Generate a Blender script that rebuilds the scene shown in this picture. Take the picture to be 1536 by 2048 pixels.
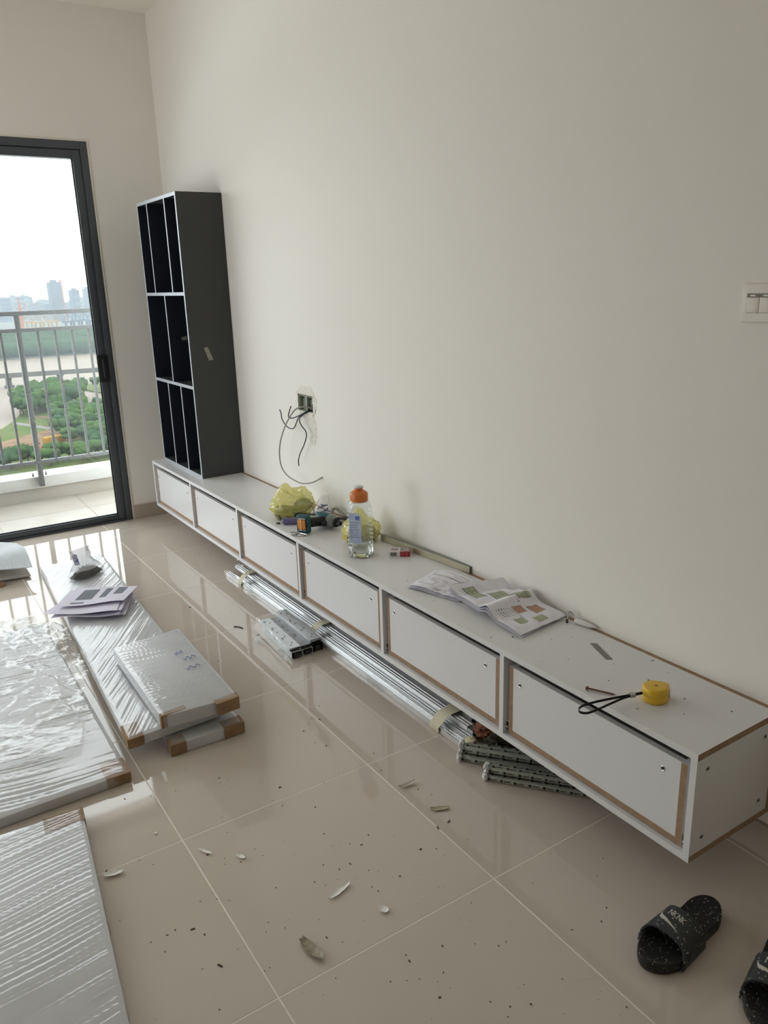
import bpy, bmesh, math, random
from mathutils import Vector, Matrix, noise
random.seed(7)
sc = bpy.context.scene
COL = sc.collection
for o in list(bpy.data.objects):
    bpy.data.objects.remove(o)

# ---------------------------------------------------------------- camera
# world: balcony wall is x = 0, cabinet wall is y = 0, floor is z = 0 (metres)
cam_d = bpy.data.cameras.new('camera')
cam = bpy.data.objects.new('camera', cam_d)
COL.objects.link(cam)
right = Vector((0.5493136, 0.8350979, -0.0294284))
up = Vector((-0.2206628, 0.1789358, 0.9587961))
fwd = Vector((-0.8059544, 0.5201860, -0.2825669))
mw = Matrix(((right.x, up.x, -fwd.x, 5.0622), (right.y, up.y, -fwd.y, -1.7213), (right.z, up.z, -fwd.z, 1.4543), (0, 0, 0, 1)))
cam.matrix_world = mw
cam_d.sensor_fit = 'HORIZONTAL'
cam_d.sensor_width = 36.0
cam_d.lens = 36.0 * 1565.6 / 1536.0
cam_d.clip_start = 0.05
cam_d.clip_end = 20000
sc.camera = cam

# ---------------------------------------------------------------- sky, light, exposure
SKY = 4.95
world = bpy.data.worlds.new('overcast_sky')
sc.world = world
world.use_nodes = True
wn = world.node_tree
bg = wn.nodes['Background']
bg.inputs['Color'].default_value = (0.93, 0.975, 1.0, 1)
bg.inputs['Strength'].default_value = SKY
portal_d = bpy.data.lights.new('door_portal', 'AREA')
portal_d.shape = 'RECTANGLE'
portal_d.size = 2.9
portal_d.size_y = 2.35
portal_d.cycles.is_portal = True
portal = bpy.data.objects.new('door_portal', portal_d)
COL.objects.link(portal)
portal.location = (-0.13, -1.92, 1.13)
portal.rotation_euler = (math.radians(90), 0, math.radians(-90))
win_d = bpy.data.lights.new('added_window_portal', 'AREA')  # portal for the added side window
win_d.shape = 'RECTANGLE'
win_d.size = 1.7
win_d.size_y = 1.65
win_d.cycles.is_portal = True
winp = bpy.data.objects.new('added_window_portal', win_d)
COL.objects.link(winp)
winp.location = (1.5, -3.82, 0.975)
winp.rotation_euler = (math.radians(90), 0, 0)
sc.view_settings.view_transform = 'Standard'
sc.view_settings.look = 'None'
sc.view_settings.gamma = 1.0
sc.view_settings.use_curve_mapping = False
sc.view_settings.exposure = 0.0
cy = sc.cycles
cy.max_bounces = 11
cy.diffuse_bounces = 7
cy.glossy_bounces = 6
cy.transmission_bounces = 8
cy.transparent_max_bounces = 14
cy.volume_bounces = 0
cy.caustics_reflective = False
cy.caustics_refractive = False
cy.sample_clamp_indirect = 8.0
cy.use_denoising = True
cy.use_adaptive_sampling = True
cy.adaptive_threshold = 0.04
cy.adaptive_min_samples = 16

# ---------------------------------------------------------------- materials
def srgb(r, g, b):
    f = lambda c: (c / 255) / 12.92 if c <= 10 else (((c / 255) + 0.055) / 1.055) ** 2.4
    return (f(r), f(g), f(b), 1)

MATS = {}
def P(name, color, rough=0.5, metal=0.0, spec=0.5, coat=0.0, var=None, bump=None, trans=0.0, alpha=1.0, ior=None, sheen=0.0):
    """principled material; var = (scale, colour2, amount), bump = (scale, strength, stretch or None)"""
    if name in MATS:
        return MATS[name]
    m = bpy.data.materials.new(name)
    m.use_nodes = True
    nt = m.node_tree
    b = nt.nodes['Principled BSDF']
    b.inputs['Base Color'].default_value = color
    b.inputs['Roughness'].default_value = rough
    b.inputs['Metallic'].default_value = metal
    b.inputs['Specular IOR Level'].default_value = spec
    b.inputs['Coat Weight'].default_value = coat
    b.inputs['Coat Roughness'].default_value = 0.08
    b.inputs['Transmission Weight'].default_value = trans
    b.inputs['Alpha'].default_value = alpha
    if ior:
        b.inputs['IOR'].default_value = ior
    tc = nt.nodes.new('ShaderNodeTexCoord')
    if var:
        n = nt.nodes.new('ShaderNodeTexNoise')
        n.inputs['Scale'].default_value = var[0]
        n.inputs['Detail'].default_value = 6
        nt.links.new(tc.outputs['Object'], n.inputs['Vector'])
        r = nt.nodes.new('ShaderNodeMapRange')
        r.inputs['From Min'].default_value = 0.35
        r.inputs['From Max'].default_value = 0.7
        r.inputs['To Max'].default_value = var[2]
        nt.links.new(n.outputs['Fac'], r.inputs['Value'])
        mx = nt.nodes.new('ShaderNodeMix')
        mx.data_type = 'RGBA'
        mx.inputs['A'].default_value = color
        mx.inputs['B'].default_value = var[1]
        nt.links.new(r.outputs['Result'], mx.inputs['Factor'])
        nt.links.new(mx.outputs['Result'], b.inputs['Base Color'])
    if bump:
        n = nt.nodes.new('ShaderNodeTexNoise')
        n.inputs['Scale'].default_value = bump[0]
        n.inputs['Detail'].default_value = 5
        src = tc.outputs['Object']
        if len(bump) > 2 and bump[2]:
            mp = nt.nodes.new('ShaderNodeMapping')
            mp.inputs['Scale'].default_value = bump[2][:3]
            mp.inputs['Rotation'].default_value = (0, 0, bump[2][3] if len(bump[2]) > 3 else 0)
            nt.links.new(src, mp.inputs['Vector'])
            src = mp.outputs['Vector']
        nt.links.new(src, n.inputs['Vector'])
        bp_ = nt.nodes.new('ShaderNodeBump')
        bp_.inputs['Strength'].default_value = bump[1]
        bp_.inputs['Distance'].default_value = 0.01
        nt.links.new(n.outputs['Fac'], bp_.inputs['Height'])
        nt.links.new(bp_.outputs['Normal'], b.inputs['Normal'])
    MATS[name] = m
    return m

def clear_film(name, body, tint=(0.9, 0.92, 0.93, 1), rough=0.12, bump=None, spec=0.3, clear=(1, 1, 1, 1), gloss=0.06, glow=0.0):
    """thin clear plastic: part see-through, part shiny haze"""
    if name in MATS:
        return MATS[name]
    m = bpy.data.materials.new(name)
    m.use_nodes = True
    nt = m.node_tree
    b = nt.nodes['Principled BSDF']
    b.inputs['Base Color'].default_value = tint
    b.inputs['Roughness'].default_value = rough
    b.inputs['Specular IOR Level'].default_value = spec
    t = nt.nodes.new('ShaderNodeBsdfTransparent')
    t.inputs['Color'].default_value = clear
    g = nt.nodes.new('ShaderNodeBsdfGlossy')
    g.inputs['Roughness'].default_value = rough
    fr = nt.nodes.new('ShaderNodeLayerWeight')
    fr.inputs['Blend'].default_value = 0.5
    pw = nt.nodes.new('ShaderNodeMath')
    pw.operation = 'POWER'
    pw.inputs[1].default_value = 4.0
    nt.links.new(fr.outputs['Facing'], pw.inputs[0])
    ma = nt.nodes.new('ShaderNodeMath')
    ma.operation = 'MULTIPLY_ADD'
    ma.inputs[1].default_value = 0.6
    ma.inputs[2].default_value = gloss
    nt.links.new(pw.outputs[0], ma.inputs[0])
    m1 = nt.nodes.new('ShaderNodeMixShader')
    m1.inputs[0].default_value = body
    m2 = nt.nodes.new('ShaderNodeMixShader')
    nt.links.new(t.outputs[0], m1.inputs[1])
    tl = nt.nodes.new('ShaderNodeBsdfTranslucent')
    tl.inputs['Color'].default_value = tint
    m0 = nt.nodes.new('ShaderNodeMixShader')
    m0.inputs[0].default_value = glow
    nt.links.new(b.outputs[0], m0.inputs[1])
    nt.links.new(tl.outputs[0], m0.inputs[2])
    nt.links.new(m0.outputs[0], m1.inputs[2])
    nt.links.new(ma.outputs[0], m2.inputs[0])
    nt.links.new(m1.outputs[0], m2.inputs[1])
    nt.links.new(g.outputs[0], m2.inputs[2])
    nt.links.new(m2.outputs[0], nt.nodes['Material Output'].inputs['Surface'])
    if bump:
        tc = nt.nodes.new('ShaderNodeTexCoord')
        n = nt.nodes.new('ShaderNodeTexNoise')
        n.inputs['Scale'].default_value = bump[0]
        n.inputs['Detail'].default_value = 4
        src = tc.outputs['Object']
        if len(bump) > 2:
            mp = nt.nodes.new('ShaderNodeMapping')
            mp.inputs['Scale'].default_value = bump[2][:3]
            mp.inputs['Rotation'].default_value = (0, 0, bump[2][3])
            nt.links.new(src, mp.inputs['Vector'])
            src = mp.outputs['Vector']
        nt.links.new(src, n.inputs['Vector'])
        bu = nt.nodes.new('ShaderNodeBump')
        bu.inputs['Strength'].default_value = bump[1]
        bu.inputs['Distance'].default_value = 0.008
        nt.links.new(n.outputs['Fac'], bu.inputs['Height'])
        for q in (b, g, fr):
            nt.links.new(bu.outputs['Normal'], q.inputs['Normal'])
    MATS[name] = m
    return m

WALL = P('wall_paint', srgb(232, 228, 221), 0.6, spec=0.3, bump=(220, 0.04))
CEIL = P('ceiling_paint', srgb(236, 231, 222), 0.8, spec=0.2)
TILE = P('polished_beige_tile', srgb(200, 190, 178), 0.045, spec=0.6, var=(3.0, srgb(192, 182, 170), 0.6))
GROUT = P('pale_grout', srgb(236, 230, 220), 0.8)
BASEB = P('baseboard_tile', srgb(172, 158, 146), 0.12, spec=0.5)
DARKAL = P('charcoal_aluminium', srgb(76, 80, 86), 0.42, metal=0.25, spec=0.5)
BLACKP = P('black_plastic', srgb(24, 25, 27), 0.45)
WHITEM = P('white_melamine', srgb(219, 218, 219), 0.3, spec=0.45)
MDF = P('raw_fibreboard', srgb(160, 132, 106), 0.85, var=(60, srgb(138, 110, 86), 0.8))
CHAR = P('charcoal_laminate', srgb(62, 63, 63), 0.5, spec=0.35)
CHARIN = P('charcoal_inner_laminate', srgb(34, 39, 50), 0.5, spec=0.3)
EDGEB = P('pale_grey_edge_band', srgb(176, 180, 188), 0.35, metal=0.2)  # light grey-blue on the front faces of the shelf boards
STEEL = P('zinc_steel', srgb(214, 219, 222), 0.3, metal=0.45)
CHROME = P('bright_steel', srgb(200, 202, 204), 0.16, metal=1.0)
DARKST = P('dark_steel', srgb(70, 72, 74), 0.4, metal=0.7)
ALU = P('brushed_aluminium', srgb(232, 233, 234), 0.27, metal=0.68)
GALV = P('galvanised_steel', srgb(98, 101, 103), 0.6, metal=0.2, var=(70, srgb(124, 127, 129), 0.7))
PAPER = P('printed_white_paper', srgb(226, 224, 232), 0.75, spec=0.2)
INK = P('grey_print', srgb(120, 124, 132), 0.8, spec=0.1)
CARD = P('brown_cardboard', srgb(158, 128, 98), 0.85, var=(25, srgb(124, 98, 74), 0.8))
MASK = P('masking_tape', srgb(206, 200, 176), 0.7, bump=(120, 0.2))

# ---------------------------------------------------------------- mesh helpers
class MB:
    def __init__(self):
        self.v = []
        self.f = []
        self.m = []
        self.mi = 0
    def add(self, vs, fs):
        b = len(self.v)
        self.v += [tuple(p) for p in vs]
        for f in fs:
            self.f.append(tuple(i + b for i in f))
            self.m.append(self.mi)
        return self
    def box(self, lo, hi):
        (a, b, c), (d, e, f) = lo, hi
        return self.hexa([(a, b, c), (d, b, c), (d, e, c), (a, e, c)], [(a, b, f), (d, b, f), (d, e, f), (a, e, f)])
    def hexa(self, bot, top):
        return self.add(list(bot) + list(top), [(3, 2, 1, 0), (4, 5, 6, 7), (0, 1, 5, 4), (1, 2, 6, 5), (2, 3, 7, 6), (3, 0, 4, 7)])
    def obox(self, c, ax, ay, az):
        c, ax, ay, az = Vector(c), Vector(ax), Vector(ay), Vector(az)
        return self.hexa([c - ax - ay - az, c + ax - ay - az, c + ax + ay - az, c - ax + ay - az], [c - ax - ay + az, c + ax - ay + az, c + ax + ay + az, c - ax + ay + az])
    def prism(self, poly, z0, z1):
        n = len(poly)
        self.add([(x, y, z0) for x, y in poly] + [(x, y, z1) for x, y in poly],
                 [tuple(range(n - 1, -1, -1)), tuple(range(n, 2 * n))] + [(i, (i + 1) % n, n + (i + 1) % n, n + i) for i in range(n)])
        return self
    def rings(self, rs, cap=True, closed=True):
        n = len(rs[0])
        vs = [p for r in rs for p in r]
        fs = []
        for k in range(len(rs) - 1):
            for i in range(n if closed else n - 1):
                j = (i + 1) % n
                fs.append((k * n + i, k * n + j, (k + 1) * n + j, (k + 1) * n + i))
        if cap:
            fs.append(tuple(range(n - 1, -1, -1)))
            fs.append(tuple((len(rs) - 1) * n + i for i in range(n)))
        return self.add(vs, fs)
    def tube(self, pts, r, n=8, flat=1.0, cap=True, upv=(0, 0, 1)):
        pts = [Vector(p) for p in pts]
        rs = []
        prev = None
        for i, p in enumerate(pts):
            t = (pts[min(i + 1, len(pts) - 1)] - pts[max(i - 1, 0)])
            t.normalize()
            if prev is None:
                u = Vector(upv)
                if abs(u.dot(t)) > 0.95:
                    u = Vector((1, 0, 0)) if abs(t.x) < 0.9 else Vector((0, 1, 0))
                a = (u - t * u.dot(t)).normalized()
            else:
                a = (prev - t * prev.dot(t))
                a = a.normalized() if a.length > 1e-6 else prev
            prev = a
            b = t.cross(a)
            rr = r[i] if isinstance(r, (list, tuple)) else r
            rs.append([p + (a * math.cos(q) * flat + b * math.sin(q)) * rr for q in [2 * math.pi * k / n for k in range(n)]])
        return self.rings(rs, cap)
    def lathe(self, c, prof, n=24, axis=(0, 0, 1), power=2.0):
        c = Vector(c)
        az = Vector(axis).normalized()
        ax = az.orthogonal().normalized() if abs(az.z) < 0.999 else Vector((1, 0, 0))
        ay = az.cross(ax)
        rs = []
        for r, h in prof:
            ring = []
            for k in range(n):
                q = 2 * math.pi * k / n
                cx, sx = math.cos(q), math.sin(q)
                s = (abs(cx) ** power + abs(sx) ** power) ** (-1.0 / power)
                ring.append(c + az * h + (ax * cx + ay * sx) * r * s)
            rs.append(ring)
        return self.rings(rs)
    def grid(self, fn, nu, nv):
        vs = [fn(i / nu, j / nv) for j in range(nv + 1) for i in range(nu + 1)]
        fs = [(j * (nu + 1) + i, j * (nu + 1) + i + 1, (j + 1) * (nu + 1) + i + 1, (j + 1) * (nu + 1) + i) for j in range(nv) for i in range(nu)]
        return self.add(vs, fs)
    def build(self, name, mats, parent=None, bevel=0.0, segs=2, smooth=False, angle=38, local=False, solid=0.0):
        mats = mats if isinstance(mats, (list, tuple)) else [mats]
        off = Vector((0, 0, 0))
        if parent is not None and not local:
            r = parent
            while r.parent is not None:
                r = r.parent
            off = Vector(r.location)
        me = bpy.data.meshes.new(name)
        me.from_pydata([tuple(Vector(p) - off) for p in self.v], [], self.f)
        for m in mats:
            me.materials.append(m)
        if len(mats) > 1:
            me.polygons.foreach_set('material_index', self.m)
        bm = bmesh.new()
        bm.from_mesh(me)
        bmesh.ops.recalc_face_normals(bm, faces=bm.faces)
        if bevel > 0:
            ed = [e for e in bm.edges if len(e.link_faces) == 2 and e.calc_face_angle(0) > 0.6]
            bmesh.ops.bevel(bm, geom=ed, offset=bevel, segments=segs, profile=0.5, affect='EDGES', clamp_overlap=True)
        if solid > 0:
            bmesh.ops.solidify(bm, geom=bm.faces[:], thickness=solid)
        bm.to_mesh(me)
        bm.free()
        if smooth or bevel > 0:
            me.polygons.foreach_set('use_smooth', [True] * len(me.polygons))
            me.set_sharp_from_angle(angle=math.radians(angle))
        me.update()
        o = bpy.data.objects.new(name, me)
        COL.objects.link(o)
        if parent is not None:
            o.parent = parent
        return o

def tag(o, label=None, cat=None, group=None, kind=None):
    if label: o['label'] = label
    if cat: o['category'] = cat
    if group: o['group'] = group
    if kind: o['kind'] = kind
    return o

def thing(name, label, cat, loc, rz=0.0, group=None, rot=None):
    o = bpy.data.objects.new(name, None)
    o.empty_display_size = 0.05
    COL.objects.link(o)
    o.location = loc
    o.rotation_euler = rot if rot else (0, 0, rz)
    return tag(o, label, cat, group)

def smoothpath(pts, n=6):
    """Catmull-Rom through pts"""
    pts = [Vector(p) for p in pts]
    out = []
    for i in range(len(pts) - 1):
        p0, p1, p2, p3 = pts[max(i - 1, 0)], pts[i], pts[i + 1], pts[min(i + 2, len(pts) - 1)]
        for k in range(n):
            t = k / n
            out.append(0.5 * ((2 * p1) + (p2 - p0) * t + (2 * p0 - 5 * p1 + 4 * p2 - p3) * t * t + (3 * p1 - p0 - 3 * p2 + p3) * t ** 3))
    out.append(pts[-1])
    return out

def nz(x, y, z=0.0):
    return noise.noise(Vector((x, y, z)))

def copy_obj(o, parent, loc=None):
    c = o.copy()
    COL.objects.link(c)
    c.parent = parent
    if loc is not None:
        c.location = loc
    return c
# ================================================================ the room
RX, RY, RH = 7.2, -3.7, 2.985
# floor: pale grout bed with single tiles on it
floor = MB().box((0, RY, -0.12), (RX, 0, -0.0005)).build('floor', GROUT)
tag(floor, 'glossy beige tiled floor of the living room', kind='structure')
T, GX, GY, J = 0.6, 3.2252, -0.6272, 0.0018
xs = sorted({0.0, RX} | {GX + k * T for k in range(-8, 9) if 0.01 < GX + k * T < RX - 0.01})
ys = sorted({RY, 0.0} | {GY + k * T for k in range(-8, 3) if RY + 0.01 < GY + k * T < -0.01})
tile_mesh = {}
for i in range(len(xs) - 1):
    for j in range(len(ys) - 1):
        w, d = xs[i + 1] - xs[i], ys[j + 1] - ys[j]
        key = (round(w, 3), round(d, 3))
        if key not in tile_mesh:
            o = MB().box((J, J, -0.0065), (w - J, d - J, 0)).build('tile', TILE, floor, bevel=0.0003, segs=1, local=True)
            tile_mesh[key] = o
        else:
            o = copy_obj(tile_mesh[key], floor)
        o.location = (xs[i], ys[j], 0)

def struct(mb, name, mat, label, **k):
    return tag(mb.build(name, mat, **k), label, kind='structure')

# cabinet wall with a socket recess cut into it
HX0, HX1, HZ0, HZ1 = 1.664, 1.815, 0.864, 0.947
wr = MB()
gx, gz = [-1.25, HX0, HX1, RX], [-0.12, HZ0, HZ1, RH]
gx[0] = 0.0
for i in range(3):
    for j in range(3):
        if (i, j) != (1, 1):
            wr.box((gx[i], 0, gz[j]), (gx[i + 1], 0.14, gz[j + 1]))
wr.box((HX0, 0.0245, HZ0), (HX1, 0.14, HZ1))
wall_right = struct(wr, 'wall_right', WALL, 'long off white painted wall above the floating cabinet')
# balcony wall with the sliding door opening
DY0, DY1, DZ = -3.42, -0.425, 2.278
wf = MB()
wf.box((-0.16, DY1, -0.12), (0, 0.14, RH))
wf.box((-0.16, RY - 0.14, -0.12), (0, DY0, RH))
wf.box((-0.16, DY0, DZ), (0, DY1, RH))
struct(wf, 'wall_far', WALL, 'off white painted wall round the balcony door')
wl = MB()
WX0, WX1, WZ0, WZ1 = 0.65, 2.35, 0.15, 1.80  # opening for the added side window, out of view
wl.box((0, RY - 0.14, -0.12), (WX0, RY, RH))
wl.box((WX1, RY - 0.14, -0.12), (RX, RY, RH))
wl.box((WX0, RY - 0.14, -0.12), (WX1, RY, WZ0))
wl.box((WX0, RY - 0.14, WZ1), (WX1, RY, RH))
struct(wl, 'wall_left', WALL, 'off white painted wall across the room')
win = tag(thing('added_window_1', 'unseen side window added to brighten the living room', None, (WX0, RY, WZ0)), kind='structure')  # out of view; added because the door alone left the room dark
wfm = MB()
for a_, b_ in ((WX0, WX0 + 0.05), (WX1 - 0.05, WX1), ((WX0 + WX1) / 2 - 0.03, (WX0 + WX1) / 2 + 0.03)):
    wfm.box((a_, RY - 0.1, WZ0), (b_, RY - 0.03, WZ1))
wfm.box((WX0 + 0.05, RY - 0.1, WZ0), (WX1 - 0.05, RY - 0.03, WZ0 + 0.05))
wfm.box((WX0 + 0.05, RY - 0.1, WZ1 - 0.05), (WX1 - 0.05, RY - 0.03, WZ1))
wfm.build('added_window_frame', DARKAL, win)
struct(MB().box((RX, RY - 0.14, -0.12), (RX + 0.14, 0.14, RH)), 'wall_back', WALL, 'off white painted wall at the end of the room')
struct(MB().box((-0.16, RY - 0.14, RH), (RX + 0.14, 0.14, RH + 0.12)), 'ceiling', CEIL, 'plain off white painted ceiling')
# baseboards
bb = MB().box((0.012, -0.014, 0), (RX, 0, 0.092))
struct(bb, 'baseboard_right', BASEB, 'beige tile baseboard under the floating cabinet', bevel=0.0015, segs=1)
bb = MB().box((0, -0.415, 0), (0.012, -0.014, 0.092))
struct(bb, 'baseboard_far', BASEB, 'short beige tile baseboard beside the balcony door', bevel=0.0015, segs=1)
# bead of white sealant round the door frame
tr = MB()
tr.box((0, DY1 - 0.002, 0.0), (0.005, DY1 + 0.010, DZ + 0.010))
tr.box((0, DY0 - 0.01, DZ - 0.002), (0.005, DY1, DZ + 0.010))
SEAL = P('white_sealant', srgb(232, 226, 214), 0.6)
struct(tr, 'trim_1', SEAL, 'thin pale sealant bead round the balcony door frame', bevel=0.002)

# ---------------------------------------------------------------- sliding door
door = thing('door_1', 'dark charcoal aluminium framed sliding glass door to the balcony', None, (0, -0.43, 0))
tag(door, kind='structure')
fr = MB()
F0, F1 = -0.11, 0.008
fr.box((F0, DY1 - 0.040, 0), (F1, DY1, DZ))
fr.box((F0, DY0, 0), (F1, DY0 + 0.040, DZ))
fr.box((F0, DY0 + 0.040, DZ - 0.044), (F1, DY1 - 0.040, DZ))
fr.box((F0, DY0 + 0.040, 0), (F1, DY1 - 0.040, 0.012))
fr.build('door_frame', DARKAL, door, bevel=0.003)
GLASS = clear_film('window_glass', 0.0, rough=0.0, clear=(0.97, 0.985, 0.98, 1))
def sash(y0, y1, x0, x1, handle):
    z0, z1 = 0.013, DZ - 0.046
    w, wb = 0.047, 0.046
    s = MB()
    s.box((x0, y1 - w, z0), (x1, y1, z1))
    s.box((x0, y0, z0), (x1, y0 + w, z1))
    s.box((x0, y0 + w, z1 - 0.048), (x1, y1 - w, z1))
    s.box((x0, y0 + w, z0), (x1, y1 - w, z0 + 0.034))
    so = s.build('sash', DARKAL, door, bevel=0.003)
    xm = (x0 + x1) / 2
    MB().box((xm - 0.003, y0 + w - 0.004, z0 + 0.03), (xm + 0.003, y1 - w + 0.004, z1 - 0.044)).build('pane', GLASS, so)
    g = MB()
    for (a, b, c, d) in ((y0 + w, y0 + w + 0.006, z0 + 0.034, z1 - 0.048), (y1 - w - 0.006, y1 - w, z0 + 0.034, z1 - 0.048)):
        g.box((xm + 0.003, a, c), (xm + 0.012, b, d))
    g.box((xm + 0.003, y0 + w, z0 + 0.034), (xm + 0.012, y1 - w, z0 + 0.040))
    g.build('gasket', BLACKP, so)
    if handle:
        h = MB().box((x1, y1 - 0.060, 0.904), (x1 + 0.016, y1 + 0.006, 1.069)).build('latch', BLACKP, so, bevel=0.005, segs=3)
        MB().box((x1 + 0.0155, y1 - 0.030, 0.93), (x1 + 0.0185, y1 - 0.022, 1.045)).build('latch_groove', DARKAL, so, bevel=0.001)
        MB().lathe((x1 + 0.0165, y1 - 0.012, 0.985), [(0.004, -0.001), (0.004, 0.002), (0.002, 0.003)], 10, (1, 0, 0)).build('latch_screw', DARKST, so)
sash(-1.95, DY1 - 0.040, -0.052, -0.002, True)
sash(DY0 + 0.040, -1.90, -0.106, -0.058, False)

# ---------------------------------------------------------------- balcony
BTILE = P('balcony_tile', srgb(176, 170, 160), 0.35, var=(4, srgb(160, 152, 142), 0.8))
BWALL = P('parapet_plaster', srgb(182, 177, 168), 0.8, var=(3, srgb(168, 162, 152), 0.7))
BCOP = P('white_coping_paint', srgb(206, 206, 204), 0.6)
bfl = struct(MB().box((-1.25, -3.9, -0.14), (-0.16, 0.3, -0.034)), 'balcony_floor', GROUT, 'pale tiled balcony floor beyond the glass door')
bm_ = None
for i, x in enumerate((-1.06, -0.61)):
    for j in range(-6, 1):
        y = -0.62 + j * 0.6 + 0.05
        o = MB().box((x + 0.002, y + 0.002, -0.04), (x + (0.448 if i else 0.448), y + 0.598, -0.03)).build('tile', BTILE, bfl, bevel=0.001, segs=1) if bm_ is None else None
        if bm_ is None:
            bm_ = (o, x, y)
        else:
            copy_obj(bm_[0], bfl, (x - bm_[1], y - bm_[2], 0))
pw = MB().box((-1.22, -3.9, -0.14), (-1.05, 0.3, 0.066))
par = struct(pw, 'balcony_parapet', BWALL, 'low plastered kerb at the edge of the balcony')
MB().box((-1.25, -3.9, 0.066), (-1.028, 0.3, 0.152)).build('coping', BCOP, par, bevel=0.006)
struct(MB().box((-1.25, -3.9, 2.95), (-0.16, 0.3, 3.08)), 'unseen_balcony_slab', BWALL, 'unseen plaster slab put in over the balcony to dim it')  # out of view; put in to keep the balcony less bright
rail = thing('balcony_railing', 'galvanised steel balcony railing with upright bars outside the door', 'railing', (-1.0, -0.787, 0.08))
MB().box((-1.022, -3.6, 1.300), (-0.982, 0.25, 1.330)).build('top_rail', GALV, rail, bevel=0.004)
MB().box((-1.020, -3.6, 1.188), (-0.984, 0.25, 1.214)).build('upper_rail', GALV, rail, bevel=0.003)
MB().box((-1.020, -3.6, 0.252), (-0.984, 0.25, 0.278)).build('lower_rail', GALV, rail, bevel=0.003)
for y in (-0.788, -2.15, 0.15):
    p = MB().box((-1.027, y - 0.017, 0.085), (-0.985, y + 0.017, 1.302)).build('post', GALV, rail, bevel=0.003)
    for s in (-1, 1):
        MB().lathe((-1.06, y + s * 0.045, 0.152), [(0.008, 0), (0.008, 0.01), (0.005, 0.012), (0.005, 0.024), (0.003, 0.026)], 8).build('anchor_bolt', GALV, p)
bal0 = None
for y in [-0.666 + 0.1155 * k for k in range(0, 7)] + [-0.905 - 0.1155 * k for k in range(0, 10)] + [-2.27 - 0.1155 * k for k in range(0, 11)]:
    if bal0 is None:
        bal0 = (MB().box((-1.010, y - 0.008, 0.277), (-0.994, y + 0.008, 1.189)).build('baluster', GALV, rail), y)
    else:
        copy_obj(bal0[0], rail, (0, y - bal0[1], 0))

# ================================================================ floating cabinet
YF, ZT, ZB, XL, XR = -0.323, 0.4188, 0.1282, 0.231, 4.159
TH = 0.0175
DIV = [0.240, 0.900, 1.555, 2.208, 2.856, 3.505, 4.150]
cab = thing('floating_cabinet', 'long white wall hung cabinet with six unfinished drawers and raw brown edges', 'cabinet', (2.2, -0.16, ZB))
def board(name, lo, hi, raw, parent, mat=None, bev=0.0006):
    """a melamine board; faces whose outward axis is in raw show bare fibreboard"""
    mb = MB().box(lo, hi)
    idx = {'-z': 0, '+z': 1, '-y': 2, '+x': 3, '+y': 4, '-x': 5}
    for r in raw:
        mb.m[idx[r]] = 1
    return mb.build(name, [mat or WHITEM, MDF], parent)
board('top_panel', (XL, YF, ZT - TH), (XR, -0.0165, ZT), ['+x', '-x'], cab)
board('bottom_panel', (XL, YF, ZB), (XR, -0.0165, ZB + TH), ['+x', '-x'], cab)
board('back_panel', (XL, -0.0163, ZB), (XR, -0.001, ZT - 0.0005), ['+z', '+x', '-z', '-x'], cab)
SCREW_P = [(0.0068, 0.0), (0.0068, 0.0008), (0.0058, 0.0014), (0.0040, 0.0006), (0.0, 0.0002)]
def screw(c, axis, parent):
    s = MB().lathe(c, SCREW_P, 16, axis)
    so = s.build('screw', CHROME, parent, smooth=True)
    a = Vector(axis)
    u = Vector((0, 0, 1))
    w = a.cross(u)
    k = MB()
    cc = Vector(c) + a * 0.0012
    k.obox(cc, u * 0.0034, w * 0.0009, a * 0.0004)
    k.obox(cc, u * 0.0009, w * 0.0034, a * 0.0004)
    return so, k
for i, x in enumerate(DIV):
    nm = 'end_panel' if i in (0, 6) else 'divider'
    x0, x1 = x - TH / 2, x + TH / 2
    if i == 6: x0, x1 = XR - TH, XR - 0.0005
    if i == 0: x0, x1 = XL + 0.0005, XL + TH
    p = board(nm, (x0, YF, ZB + TH), (x1, -0.0165, ZT - TH), [], cab)
    if i == 6:
        for (y, z) in ((-0.2817, 0.3674), (-0.2799, 0.1832), (-0.0558, 0.367), (-0.0529, 0.1842)):
            so, k = screw((XR - 0.0006, y, z), (1, 0, 0), p)
            k.build('screw_slot', BLACKP, p)
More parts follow.
